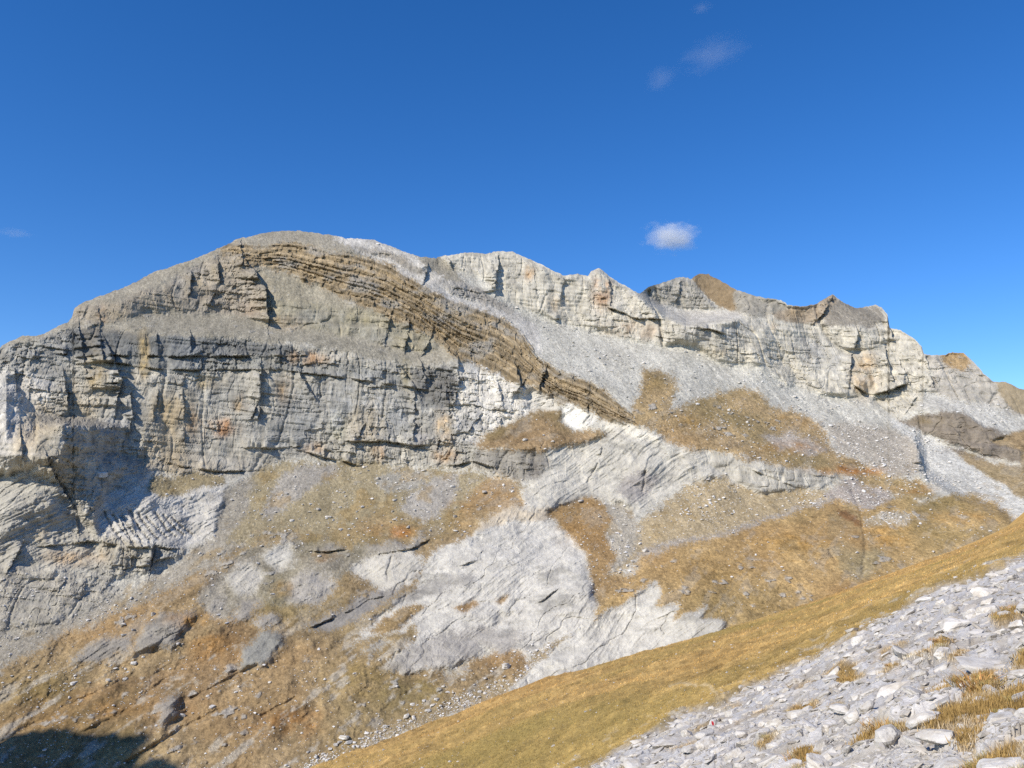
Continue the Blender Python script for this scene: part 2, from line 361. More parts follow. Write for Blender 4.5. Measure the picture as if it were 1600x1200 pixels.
# middle rock hump
zone('rock_hump', 'slab', 1.5, (202, 199, 191), 5, [(850, 702), (880, 692), (920, 688), (935, 660), (985, 668), (1035, 690), (1035, 705), (1060, 698), (1095, 695), (1130, 710), (1180, 722), (1240, 732), (1280, 735), (1312, 743), (1290, 760), (1230, 772), (1170, 772), (1100, 752), (1050, 765), (1000, 795), (960, 785), (925, 778), (880, 787), (855, 792), (815, 792), (818, 757), (845, 749), (858, 725)])
zone('rock_hump', 'cliff', 2.4, (172, 169, 161), 4, [(1090, 698), (1130, 710), (1180, 722), (1240, 732), (1312, 743), (1300, 752), (1230, 770), (1190, 766), (1120, 738)])
zone('rock_hump', 'slab', 1.8, (172, 168, 165), 5, [(962, 762), (975, 745), (1000, 738), (1030, 745), (1015, 770), (990, 785)])
zone('hump_grass', 'grass', 0.62, (168, 136, 88), 5, [(738, 692), (770, 672), (815, 651), (850, 636), (878, 640), (882, 662), (905, 673), (937, 668), (945, 680), (925, 690), (880, 694), (850, 702), (800, 705), (750, 702)])
zone('scree_fan', 'scree', 0.66, (186, 170, 140), 6, [(965, 885), (990, 850), (1000, 815), (1050, 775), (1090, 753), (1130, 748), (1180, 768), (1310, 765), (1300, 785), (1240, 802), (1180, 822), (1120, 836), (1050, 856), (1000, 870), (970, 900), (945, 900)])
zone('scree_fan', 'scree', 0.62, (182, 176, 164), 6, [(945, 790), (965, 785), (990, 800), (1000, 830), (985, 870), (960, 895), (945, 890), (955, 850), (950, 815)])
zone('scree_fan', 'scree', 0.62, (178, 172, 165), 5, [(985, 870), (1010, 855), (1100, 836), (1180, 815), (1300, 775), (1310, 783), (1240, 804), (1180, 825), (1100, 845), (1020, 866)])
zone('triangle_grass', 'grass', 0.6, (168, 138, 86), 4, [(853, 800), (885, 785), (930, 774), (945, 790), (955, 812), (948, 835), (962, 870), (950, 900), (1005, 898), (985, 925), (940, 957), (932, 935), (918, 870), (890, 835)])
# right-hand grass
zone('spur_grass', 'grass', 0.50, (192, 156, 92), 6, [(930, 962), (980, 908), (1000, 872), (1050, 854), (1120, 838), (1180, 820), (1240, 802), (1290, 785), (1330, 780), (1370, 775), (1420, 775), (1440, 785), (1500, 772), (1550, 785), (1572, 797), (1590, 815), (1650, 800), (1700, 850), (1600, 930), (1200, 1020), (1060, 1040), (1000, 1060), (930, 1080)])
zone('spur_scree', 'scree', 0.6, (176, 168, 162), 5, [(1285, 772), (1340, 745), (1400, 755), (1385, 785), (1350, 795), (1320, 788)])
zone('spur_scree', 'scree', 0.55, (196, 188, 172), 6, [(1352, 808), (1385, 798), (1425, 806), (1410, 820), (1360, 822)])
zone('spur_grass', 'grass', 0.5, (168, 146, 96), 8, [(1290, 800), (1330, 795), (1360, 830), (1385, 870), (1360, 905), (1345, 915), (1320, 890), (1295, 850)])
zone('spur_grass', 'grass', 0.55, (128, 88, 52), 4, [(1306, 795), (1325, 800), (1350, 818), (1340, 826), (1325, 815), (1308, 805)])
zone('upper_grass', 'grass', 0.62, (184, 152, 98), 6, [(1000, 574), (1030, 577), (1060, 595), (1055, 620), (1050, 640), (1090, 630), (1150, 605), (1190, 615), (1200, 635), (1240, 640), (1280, 665), (1300, 700), (1340, 722), (1400, 745), (1440, 750), (1470, 775), (1430, 778), (1380, 765), (1330, 747), (1290, 737), (1230, 729), (1180, 721), (1130, 709), (1060, 697), (1040, 690), (1030, 672), (985, 660), (985, 640), (1000, 610)])
zone('upper_grass', 'scree', 0.6, (182, 174, 166), 6, [(1190, 682), (1240, 673), (1295, 700), (1260, 712), (1210, 697)])
zone('pale_bench', 'scree', 0.5, (190, 183, 172), 7, [(1285, 662), (1340, 660), (1400, 672), (1432, 690), (1440, 735), (1400, 742), (1350, 722), (1310, 700)])
zone('white_crag', 'slab', 3.0, (236, 234, 228), 2, [(876, 630), (889, 628), (910, 640), (929, 650), (926, 666), (903, 671), (878, 660)])
zone('white_crag', 'slab', 2.4, (226, 222, 212), 3, [(936, 656), (985, 665), (1010, 672), (1036, 682), (1030, 692), (980, 682), (937, 674)])
zone('white_crag', 'slab', 2.4, (206, 203, 197), 3, [(820, 612), (832, 604), (870, 624), (868, 640), (848, 640), (828, 640)])
# lower right pale slab
zone('lower_slab', 'slab', 0.9, (204, 202, 196), 4, [(790, 1080), (850, 1027), (900, 987), (960, 950), (1022, 905), (1032, 930), (1022, 950), (1062, 935), (1050, 967), (1106, 944), (1098, 968), (1137, 966), (1130, 990), (1060, 1030), (1000, 1050), (900, 1080), (830, 1100)])

# ochre, dark and pale rock stains: (centre x, y, radius x, radius y, colour, strength)
STAINS = [(150, 580, 16, 30, (186, 165, 122), .8), (225, 560, 8, 45, (180, 158, 112), .9), (260, 645, 26, 26, (190, 168, 126), .8), (300, 660, 20, 25, (180, 150, 112), .6),
          (330, 595, 22, 14, (190, 168, 122), .7), (345, 668, 26, 14, (192, 150, 112), .8), (375, 632, 12, 14, (190, 160, 112), .7), (445, 610, 14, 22, (188, 160, 122), .7),
          (170, 520, 18, 8, (120, 116, 110), .6), (480, 560, 32, 10, (196, 160, 122), .85), (530, 665, 16, 24, (186, 178, 128), .7), (590, 706, 10, 14, (190, 150, 104), .8),
          (695, 668, 14, 26, (226, 196, 150), .9), (695, 712, 18, 12, (198, 164, 122), .8), (632, 585, 10, 20, (186, 170, 120), .7), (490, 700, 20, 10, (190, 160, 124), .6),
          (450, 505, 26, 12, (190, 168, 136), .6), (560, 500, 30, 12, (176, 166, 132), .5), (160, 492, 8, 14, (196, 164, 128), .8), (380, 480, 22, 16, (178, 156, 130), .6),
          (300, 440, 20, 14, (180, 164, 132), .6), (660, 680, 10, 20, (150, 144, 142), .8), (560, 640, 75, 50, (190, 189, 182), .8), (640, 660, 40, 30, (176, 176, 170), .5), (40, 700, 20, 30, (206, 190, 160), .6),
          (120, 870, 45, 14, (190, 160, 120), .6), (65, 835, 14, 12, (206, 186, 150), .6), (50, 610, 40, 30, (190, 186, 178), .4),
          (940, 455, 14, 30, (206, 176, 144), .9), (827, 425, 8, 14, (208, 180, 144), .8), (985, 515, 40, 14, (200, 178, 150), .6), (1350, 585, 20, 34, (210, 186, 150), .9),
          (1210, 515, 8, 16, (206, 184, 150), .7), (1010, 520, 20, 12, (196, 178, 154), .6), (870, 475, 14, 12, (206, 182, 146), .6), (1110, 550, 30, 8, (200, 186, 156), .6),
          (1260, 540, 24, 22, (162, 162, 158), .6), (1245, 490, 14, 10, (180, 158, 124), .6), (1300, 560, 30, 30, (196, 196, 192), .4), (1110, 520, 60, 20, (176, 174, 170), .5),
          (830, 730, 22, 20, (118, 114, 110), .6), (1520, 705, 50, 12, (112, 108, 106), .6), (1450, 655, 22, 8, (150, 132, 96), .6),
          (1140, 690, 24, 10, (140, 122, 96), .6), (1230, 660, 30, 14, (176, 140, 86), .5),
          (50, 1080, 60, 24, (132, 110, 66), .6), (180, 1100, 70, 22, (170, 130, 78), .5), (330, 1010, 40, 20, (176, 132, 74), .6), (300, 970, 40, 12, (180, 136, 74), .6),
          (560, 1060, 60, 30, (150, 128, 76), .5), (640, 1080, 60, 20, (140, 122, 70), .6), (450, 1130, 60, 24, (166, 118, 62), .6), (100, 1130, 60, 20, (150, 116, 66), .5),
          (440, 920, 18, 14, (160, 126, 76), .7), (505, 870, 24, 8, (170, 124, 66), .8), (620, 830, 40, 10, (180, 124, 68), .7), (720, 800, 24, 24, (176, 138, 84), .4),
          (900, 830, 30, 26, (146, 116, 70), .5), (1240, 850, 60, 20, (188, 146, 76), .5), (1120, 890, 60, 24, (160, 130, 76), .5), (1380, 840, 60, 20, (190, 146, 78), .5),
          (1500, 810, 60, 12, (188, 146, 86), .5), (1240, 700, 50, 12, (184, 138, 80), .5), (1330, 735, 60, 8, (186, 130, 74), .6), (1430, 765, 30, 8, (184, 132, 76), .6),
          (1080, 660, 40, 14, (170, 138, 86), .5), (1020, 600, 20, 14, (180, 150, 96), .4)]

# ledges: (line from left to right, metres the rock above it juts out, reach above in px)
LEDGES = [([(100, 553), (170, 556), (240, 556), (330, 557), (440, 557), (470, 556)], 5, 10), ([(150, 562), (240, 577), (330, 578), (400, 578), (480, 582), (560, 594), (640, 604)], 5, 8),
          ([(395, 700), (430, 701), (455, 698)], 6, 14), ([(483, 708), (515, 716), (548, 724)], 7, 16), ([(555, 689), (600, 690), (645, 696), (682, 695)], 7, 14),
          ([(640, 604), (650, 608), (700, 612)], 3, 8), ([(720, 725), (740, 722), (765, 729)], 6, 14), ([(270, 725), (290, 730), (340, 737), (400, 735)], 4, 10),
          ([(953, 481), (975, 489), (990, 497), (1022, 499)], 8, 10), ([(872, 498), (895, 500)], 6, 8), ([(1080, 512), (1110, 515), (1135, 522)], 6, 8), ([(1070, 517), (1090, 526)], 5, 8),
          ([(1340, 606), (1355, 615), (1362, 617), (1376, 614), (1395, 608), (1414, 600)], 9, 16), ([(1035, 527), (1062, 531)], 5, 10), ([(1040, 533), (1055, 538), (1065, 530)], 5, 8), ([(1107, 548), (1125, 552)], 4, 6),
          ([(80, 853), (110, 851), (135, 846), (165, 848), (215, 856), (260, 856)], 5, 16), ([(200, 888), (230, 884), (255, 874)], 6, 10),
          ([(488, 862), (512, 863), (537, 858)], 5, 8), ([(595, 866), (640, 858), (664, 848)], 4, 8), ([(725, 882), (745, 878), (752, 864)], 4, 8), ([(492, 978), (520, 965), (560, 948)], 4, 8),
          ([(560, 948), (575, 938), (610, 930)], 4, 8), ([(832, 945), (850, 938), (865, 925)], 3, 8), ([(1185, 738), (1210, 748), (1235, 758)], 4, 8), ([(930, 712), (938, 710), (940, 702)], 2, 5),
          ([(60, 540), (110, 548)], 3, 6), ([(120, 590), (140, 590)], 4, 6)]
# right-facing corners: (line from top to bottom, metres the rock left of it juts out, reach to the left in px)
CORNERS = [([(157, 513), (160, 540)], 9, 26), ([(128, 535), (131, 556)], 8, 26), ([(180, 565), (190, 590), (188, 602)], 20, 40), ([(104, 615), (108, 645)], 13, 28), ([(205, 618), (208, 650), (204, 667)], 9, 18),
           ([(24, 588), (25, 604)], 8, 14), ([(30, 645), (33, 690), (35, 705)], 7, 14), ([(247, 528), (248, 555)], 4, 10), ([(298, 530), (299, 556)], 5, 14), ([(437, 535), (438, 556)], 4, 12), ([(408, 580), (407, 620), (400, 636)], 10, 18), ([(406, 640), (404, 652)], 8, 12),
           ([(286, 610), (288, 680)], 5, 12), ([(470, 585), (486, 612)], 7, 10), ([(246, 620), (240, 650)], 4, 10), ([(567, 670), (556, 690)], 5, 10), ([(648, 625), (648, 690)], 6, 16), ([(625, 570), (650, 605)], 5, 10), ([(716, 575), (717, 600), (712, 620)], 9, 18),
           ([(660, 575), (664, 590)], 6, 14), ([(815, 600), (806, 612)], 5, 12), ([(780, 600), (786, 630)], 5, 10), ([(742, 660), (728, 680)], 7, 14), ([(715, 655), (726, 675)], 5, 10),
           ([(398, 425), (416, 450), (419, 490)], 20, 24), ([(299, 435), (297, 455)], 8, 10), ([(341, 413), (343, 440), (335, 460)], 9, 14), ([(378, 380), (379, 403)], 10, 14), ([(610, 500), (604, 525)], 9, 14), ([(640, 510), (634, 538)], 9, 14), ([(672, 528), (664, 545)], 6, 12),
           ([(776, 425), (774, 448)], 14, 20), ([(668, 420), (665, 432)], 8, 14), ([(700, 402), (705, 415)], 5, 10), ([(952, 430), (955, 480)], 5, 22), ([(1339, 530), (1330, 560), (1327, 600)], 8, 14), ([(1387, 500), (1394, 522)], 9, 14), ([(1384, 545), (1394, 590)], 9, 16),
           ([(1410, 575), (1420, 598)], 6, 12), ([(1444, 548), (1449, 565), (1458, 596)], 5, 10), ([(1431, 620), (1418, 640)], 3, 8), ([(1300, 466), (1290, 486), (1278, 498)], 7, 12), ([(1434, 697), (1437, 715), (1446, 736)], 12, 14), ([(880, 440), (876, 465)], 5, 10), ([(835, 430), (838, 450)], 4, 10),
           ([(700, 545), (712, 556)], 4, 8), ([(808, 575), (812, 596)], 9, 10), ([(850, 585), (845, 600)], 8, 12), ([(920, 610), (918, 640)], 5, 12), ([(75, 715), (85, 745), (110, 785)], 9, 14), ([(240, 860), (236, 880)], 9, 16), ([(30, 860), (18, 882)], 6, 12), ([(120, 820), (122, 838)], 6, 10),
           ([(200, 800), (220, 850)], 4, 8), ([(185, 805), (205, 848)], 4, 8), ([(1062, 450), (1058, 470)], 5, 12), ([(860, 612), (862, 626)], 4, 8)]
# open cracks: (line, half width in px, depth in metres)
CRACKS = [([(912, 660), (920, 650)], 1.6, 4), ([(1008, 738), (1004, 768)], 2.0, 3), ([(934, 725), (918, 752)], 1.6, 3), ([(500, 590), (502, 620)], 1.6, 3), ([(850, 690), (845, 700)], 1.5, 2), ([(606, 905), (604, 895), (612, 872)], 2.0, 3), ([(1330, 765), (1345, 800), (1352, 850), (1348, 900)], 3.0, 2), ([(1296, 860), (1308, 878)], 3.0, 3),
          ([(300, 1090), (340, 1070), (400, 1040)], 3, 4), ([(0, 1160), (100, 1105), (200, 1060)], 4, 4), ([(120, 1150), (200, 1110), (260, 1060)], 4, 4), ([(200, 1190), (300, 1130), (340, 1110)], 4, 5), ([(410, 1120), (460, 1090)], 3, 4)]
CRACKS += [([(165 + i * 13, 800 + (i % 3) * 4), (178 + i * 14, 828), (196 + i * 13, 850 - i * 2)], 1.8, 4.0) for i in range(9)]

def paint(px, py, warpfield=None):
    """slope, albedo, kind and part index on a grid of photo positions"""
    n = px.shape
    slope = np.zeros(n); alb = np.zeros(n + (3,)); kind = np.zeros(n, np.int8); part = np.zeros(n, np.int16)
    kinds = list(MATS)
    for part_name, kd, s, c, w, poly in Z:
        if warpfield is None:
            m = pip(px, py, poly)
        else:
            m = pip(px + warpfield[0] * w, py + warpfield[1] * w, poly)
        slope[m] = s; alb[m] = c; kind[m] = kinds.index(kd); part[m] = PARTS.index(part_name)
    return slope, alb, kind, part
PARTS = []
for z in Z:
    if z[0] not in PARTS:
        PARTS.append(z[0])

# ------------------------------------------------------------------ large form: log-depth solved from slopes
X0, X1, Y0, Y1, ST = -300, 1900, 330, 1400, 4
cx = np.arange(X0, X1 + 1, ST, dtype=float); cy = np.arange(Y0, Y1 + 1, ST, dtype=float)
GX, GY = np.meshgrid(cx, cy)
slope, _, _, _ = paint(GX, GY)
_, T = ray(GX, GY)
slope = blur(blur(slope, 1, 0), 2, 1)
slope = np.maximum(slope, T + 0.18)
g = -(1.0 / F) / (slope - T)                     # d(log depth) / d(py)
h = np.zeros_like(g)                             # d(log depth) / d(px)
def push(poly, tanphi=None, jump=None):
    m = pip(GX, GY, poly)
    if tanphi is not None:
        h[m] = tanphi / F
    if jump is not None:
        g[m] += jump
push([(-300, 660), (30, 560), (60, 600), (60, 760), (-300, 860)], tanphi=-0.35)
push([(240, 560), (640, 600), (640, 700), (240, 700)], tanphi=0.12)
push([(1178, 548), (1200, 545), (1248, 588), (1240, 604), (1200, 581), (1178, 567)], tanphi=2.2)
push([(1150, 500), (1380, 500), (1430, 610), (1300, 620)], tanphi=0.25)
# hidden drops behind edges: far ground lies well beyond the near edge
def jump_line(line, amount, half=6):
    d, sg, bb = dist_line(GX, GY, line, half * 3)
    L = np.array(line, float)
    best = np.full(GX.shape, 1e9)
    nx = np.zeros(GX.shape); ny = np.zeros(GX.shape)
    for i in range(len(L) - 1):
        e = L[i + 1] - L[i]; ln = np.hypot(*e)
        t = np.clip(((GX - L[i, 0]) * e[0] + (GY - L[i, 1]) * e[1]) / ln ** 2, 0, 1)
        dd = np.hypot(GX - L[i, 0] - t * e[0], GY - L[i, 1] - t * e[1])
        k = dd < best
        best[k] = dd[k]; nx[k] = e[1] / ln; ny[k] = -e[0] / ln
    m = best < half
    g[m] += amount * ny[m] / (2 * half)
    h[m] += amount * nx[m] / (2 * half)
jump_line([(1445, 553), (1455, 600), (1436, 632), (1404, 655)], 0.0)
jump_line([(1436, 690), (1446, 738), (1500, 775), (1560, 800), (1590, 822)], 0.03)
jump_line([(1000, 459), (1040, 490), (1075, 503), (1150, 494)], 0.06)
lam = 0.8
f = np.gradient(g, ST, axis=0) + lam * np.gradient(h, ST, axis=1)
fe = np.concatenate([f, f[::-1]], 0); fe = np.concatenate([fe, fe[:, ::-1]], 1)
ky = 2 * np.cos(2 * np.pi * np.fft.fftfreq(fe.shape[0])) - 2
kx = 2 * np.cos(2 * np.pi * np.fft.fftfreq(fe.shape[1])) - 2
den = (ky[:, None] + lam * kx[None, :]) / ST ** 2
den[0, 0] = 1
Lh = np.fft.fft2(fe) / den
Lh[0, 0] = 0
LOGD = np.real(np.fft.ifft2(Lh))[:f.shape[0], :f.shape[1]]
# mean vertical gradient lost to the mirrored boundaries is added back
gm = np.mean(g[:, (cx > 0) & (cx < 1600)], axis=1)
lm = np.mean(np.gradient(LOGD, ST, axis=0)[:, (cx > 0) & (cx < 1600)], axis=1)
LOGD += np.cumsum(gm - lm)[:, None] * ST
i0 = int((1150 - Y0) / ST); j0 = int((200 - X0) / ST)
LOGD += math.log(520.0) - LOGD[i0, j0]

def sample(field, px, py):
    u = np.clip((px - X0) / ST, 0, field.shape[1] - 1.001); v = np.clip((py - Y0) / ST, 0, field.shape[0] - 1.001)
    i = u.astype(int); j = v.astype(int); fu = u - i; fv = v - j
    return (field[j, i] * (1 - fu) + field[j, i + 1] * fu) * (1 - fv) + (field[j + 1, i] * (1 - fu) + field[j + 1, i + 1] * fu) * fv

# ------------------------------------------------------------------ the mountain sheet
NC, NR = 1400, 510
pxs = np.concatenate([np.linspace(-900, -80, 60), np.linspace(-70, 1670, NC - 110), np.linspace(1680, 2150, 50)])
ysky = interp(SKY, pxs)
ysky = ysky + 1.6 * fbm(pxs / 9.0, pxs * 0 + 3.3, pxs * 0, 3) + 1.0 * fbm(pxs / 3.0, pxs * 0 + 8.3, pxs * 0, 2)
ybot = np.minimum(interp(CREST, pxs) + 40, 1330)
v = np.linspace(0, 1, NR)[:, None]
PY = ysky[None, :] + (ybot - ysky)[None, :] * v
PX = np.repeat(pxs[None, :], NR, 0)
warp = (fbm(PX / 34, PY / 26, PX * 0 + 1.5, 5, 0.72) * 2.8, fbm(PX / 34, PY / 26, PX * 0 + 41.5, 5, 0.72) * 2.8)
dith = (RNG.normal(0, 0.45, PX.shape), RNG.normal(0, 0.45, PX.shape))
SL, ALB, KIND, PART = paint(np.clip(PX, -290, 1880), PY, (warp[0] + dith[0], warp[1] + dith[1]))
U, TT = ray(PX, PY)
D0 = np.exp(sample(LOGD, PX, PY))
BXw, BYw, BZw = U * D0, D0, TT * D0
KN = list(MATS)
kf = {k: blur(blur((KIND == KN.index(k)).astype(float), 2, 0), 2, 1) for k in KN}
rock = kf['cliff'] + kf['strata']

# bedding that dips gently to the right, and steeply in the brown band
brt = interp(BR_TOP, pxs)[None, :]; brb = interp(BR_BOT, pxs)[None, :]
S = (PY - brt) / np.maximum(brb - brt, 4.0)
wob = fbm(BXw / 60, BZw / 60, BYw * 0, 3)
def stair(phase, cliff_part=0.6):
    fr = phase - np.floor(phase)               # grows downwards: 0 = top of a bed
    up = 1 - fr                                # from the foot up
    want = np.clip((up - cliff_part) / (1 - cliff_part), 0, 1)
    return want - up
off = np.zeros_like(D0)
in_band = kf['strata'] * ((S > -0.2) & (S < 1.2) & (PX < 1008))
nbeds = np.interp(pxs, [345, 420, 600, 800, 1000], [4.0, 7.0, 10.0, 8.0, 4.0])[None, :]
phase_b = S * nbeds + 0.30 * wob + 0.30 * np.sin(S * 9.0 + 1.0)
bedamp = 0.55 + 0.8 * sstep(-0.3, 0.3, vnoise(BXw / 60, np.floor(phase_b) * 5.3, BXw * 0))
brk = sstep(-0.35, 0.25, fbm(BXw / 22, PY / 30, BXw * 0 + 4, 4, 0.6))
off += in_band * (9.0 * stair(phase_b, 0.6) * bedamp + 1.6 * stair(phase_b * 2.37 + 0.6 * wob, 0.62)) * (0.6 + 0.4 * brk)
bedz = (BZw + 0.10 * BXw + 4 * wob) / 13.0
bmod = sstep(-0.1, 0.4, fbm(BXw / 70, BYw / 70, BZw / 30, 3))
off += kf['cliff'] * 3.6 * stair(-bedz, 0.72) * bmod
off += kf['cliff'] * 1.2 * stair(-bedz * 2.7 + 1.5 * wob, 0.7) * (1 - bmod)
# buttresses and flutes
fl = fbm(BXw / 46, BYw / 46, BZw / 170, 4, 0.5)
fl2 = fbm(BXw / 15, BYw / 15, BZw / 42, 4, 0.55, True)
fl3 = fbm(BXw / 6.0, BYw / 6.0, BZw / 9.0, 3, 0.6)
jn = np.abs(vnoise(BXw / 22 + 3, BYw / 22, BZw / 90 + 7)); jn = np.exp(-(jn / 0.07) ** 2)
rockn = kf['cliff'] + 0.32 * kf['strata']
part1 = np.exp(-(np.abs(vnoise(BXw / 75 + 2, BYw / 75, (BZw + 0.10 * BXw + 5 * wob) / 5.5)) / 0.09) ** 2)      # bedding partings
part2 = np.exp(-(np.abs(vnoise(BXw / 40 + 8, BYw / 40, (BZw + 0.10 * BXw + 3 * wob) / 2.6)) / 0.10) ** 2)
jn2 = np.exp(-(np.abs(vnoise(BXw / 8 + 13, BYw / 8, BZw / 26 + 2)) / 0.06) ** 2)
pmod = sstep(-0.15, 0.25, fbm(BXw / 50 + 40, BYw / 50, BZw / 22, 3))
pmod = pmod * (1 - 0.65 * sstep(760, 860, PX))
off += kf['cliff'] * sstep(760, 860, PX) * (1 - 0.8 * sstep(1370, 1420, PX)) * (16.0 * fbm(BXw / 75 + 33, BYw / 75, BZw / 200, 3) + 5 * np.exp(-(np.abs(vnoise(BXw / 60 + 21, BYw / 60, BZw / 160)) / 0.06) ** 2))
off += rockn * (6.0 * fl - 2.0 * fl2 + 0.9 * fl3 + 2.0 * jn + 1.0 * jn2 + (1.5 * part1 + 0.6 * part2) * pmod)
def cells(a, b):
    ai = np.floor(a).astype(np.int64) & 255; bi = np.floor(b).astype(np.int64) & 255
    return VALS[PERM[(PERM[ai] + bi) & 255]]
wb1 = fbm(BXw / 14, BYw / 14, BZw / 14, 3); wb2 = fbm(BXw / 5 + 31, BYw / 5, BZw / 5, 3)
c1 = cells((BXw + 4 * wb1) / 15 + 0.3 * BZw / 30, (BZw + 0.1 * BXw + 4 * wb1) / 9)
c2 = cells((BXw + 2.2 * wb2) / 5.6 + 3 * np.floor(BZw / 9.0), (BZw + 0.12 * BXw + 1.6 * wb2 + 2 * wb1) / 3.9)
c3 = cells((BXw + 2 * wb2) / 2.3 + 9, (BZw + 2 * wb2) / 3.4 + 4)
fl4 = fbm(BXw / 2.6, BYw / 2.6, BZw / 4.0, 2, 0.7, True)
cmod = (0.9 - 0.45 * sstep(780, 880, PX)) * (0.15 + 1.1 * sstep(-0.2, 0.35, fbm(BXw / 55 + 20, BYw / 55, BZw / 45, 3)))
off += rockn * cmod * (2.6 * c1 + 1.4 * c2 + 0.6 * c3 - 0.6 * fl4)
rw = fbm(BXw / 60 + 70, BYw / 60, BZw / 60, 2) * 9
sa, sb = 0.82 * BXw + 0.57 * BZw, -0.57 * BXw + 0.82 * BZw + rw
run = fbm(sa / 46, sb / 5.0, BYw / 60, 4, 0.6, True); run2 = fbm(sa / 14, sb / 2.2, BYw / 30, 3, 0.6, True)
off += kf['slab'] * (0.5 * c2 + 0.3 * c3 - 0.25 * fl4) * cmod + kf['slab'] * (-2.0 * run - 0.9 * run2)
# outcrops break into blocks along the brown band
blk = vnoise(BXw / 9 + 0.6 * phase_b, np.floor(phase_b) * 3.7, BXw * 0 + 1.0)
off += in_band * (1.2 * blk + 2.0 * cells((BXw + 2.5 * wb2) / 6.5 + 7.3 * np.floor(phase_b), np.floor(phase_b)) + 0.9 * cells((BXw + wb2) / 2.7, phase_b * 2))
# slabs: rounded swells with runnels; scree and grass: broad undulation
r1 = fbm(BXw / 40, BYw / 40, BZw / 40, 4); r2 = fbm(BXw / 7, BYw / 12, BZw / 12, 4, 0.6, True)
sa_, sb_ = 0.75 * BXw + 0.66 * BZw, -0.66 * BXw + 0.75 * BZw + 14 * fbm(BXw / 30 + 3, BYw / 30, BZw / 30, 3)
r0 = fbm(BXw / 90 + 12, BYw / 90, BZw / 90, 3); gul = np.exp(-(np.abs(vnoise(sa_ / 120 + 9, sb_ / 16, BYw / 200 + 3)) / 0.05) ** 2)
off += kf['slab'] * (22.0 * r0 + 13.0 * r1 - 1.2 * r2 + 0.7 * fl3 + 1.5 * gul)
sw = fbm(BXw / 70, BYw / 70, BZw / 70, 3); sw2 = fbm((BXw + 0.6 * BZw) / 16, BYw / 30, BZw / 50, 4)
lowg = sstep(850, 1080, PY)
off += kf['grass'] * (8.0 * sw + (2.6 + 7.0 * lowg) * sw2 + 1.3 * fl3 - 0.5 * fl4 + 2.0 * np.round(3 * fbm(BXw / 40, BYw / 60, BZw / 9, 3)) / 3)
off += kf['grass'] * lowg * 9.0 * fbm((0.82 * BXw + 0.57 * BZw) / 110, (-0.57 * BXw + 0.82 * BZw) / 16, BYw / 110, 4, 0.55)
off += kf['scree'] * (6.0 * sw + 2.0 * sw2 + 1.3 * fl3 - 0.5 * fl4)
# the left buttress stands well forward; its right-hand face turns away from the sun
jx = PX + 5 * warp[0]; jy = PY + 3 * warp[1]
top0 = np.interp(PX, [-250, 10, 55, 95, 200], [560, 565, 640, 650, 652])
xr = np.interp(jy, [688, 708, 740, 900], [202, 190, 262, 340])
xl = np.interp(jy, [688, 708, 760, 900], [97, 94, 78, -60])
pb = np.interp(jy, [600, 712, 750, 900, 1100], [84, 82, 60, 32, 0])
off += -pb * sstep(0, 1, (jy - top0) / np.interp(PX, [-250, 20, 60, 95], [170, 130, 50, 16])) * (1 - np.clip((jx - xl) / (xr - xl), 0, 1)) * sstep(-250, 30, PX)
# traced ledges, corners and cracks
wx, wy = PX + warp[0] * 1.3, PY + warp[1] * 1.3
px_m = 1.0
lmod = 0.15 + 1.1 * sstep(-0.35, 0.3, fbm(PX / 16, PY / 40, PX * 0 + 77, 3))
for line, jut, reach in LEDGES:
    d, s, bb = dist_line(wx, wy, line, reach * 2.5)
    above = np.where(s < 0, 1.0, 0.0)          # left to right: smaller y is negative side
    prof = above * np.exp(-(d / reach) ** 2) * sstep(0, 2.0, d + 0.4) 
    off[bb] += (-jut * prof * lmod)[bb]
    off[bb] += (0.5 * lmod * jut * (1 - above) * np.exp(-(d / (0.35 * reach)) ** 2))[bb]
clm = 0.25 + 1.0 * sstep(-0.4, 0.2, fbm(PX / 40, PY / 11, PX * 0 + 31, 3))
wx2 = wx + 2.5 * fbm(PX / 7, PY / 7, PX * 0 + 5, 3)
for line, jut, reach in CORNERS:
    L = np.array(line, float)
    if L[0, 1] > L[-1, 1]: L = L[::-1]
    d, s, bb = dist_line(wx2, wy, L, reach * 2.2)
    left = np.where(s > 0, 1.0, 0.0)           # running down the picture the left side is positive
    prof = left * np.exp(-(d / reach) ** 2)
    jut *= 0.72
    off[bb] += (-jut * prof * clm)[bb]
    off[bb] += (0.18 * jut * clm * (1 - left) * np.exp(-(d / (0.4 * reach)) ** 2))[bb]
for line, hw, dep in CRACKS:
    d, s, bb = dist_line(wx, wy, line, hw * 5)
    off[bb] += (dep * np.exp(-(d / hw) ** 2))[bb]
knob = sstep(0.30, 0.5, fbm(BXw / 9 + 50, BYw / 9, BZw / 7, 3, 0.6)) * sstep(0.0, 0.3, fbm(BXw / 60 + 5, BYw / 60, BZw / 60, 2))
off += -(kf['grass'] + 0.7 * kf['scree']) * 2.2 * knob
off *= sstep(0.0, 0.012, v)                     # keep the traced skyline
Dm = D0 + off * (D0 / 900.0)
MP = np.stack([U * Dm, Dm, TT * Dm], -1)

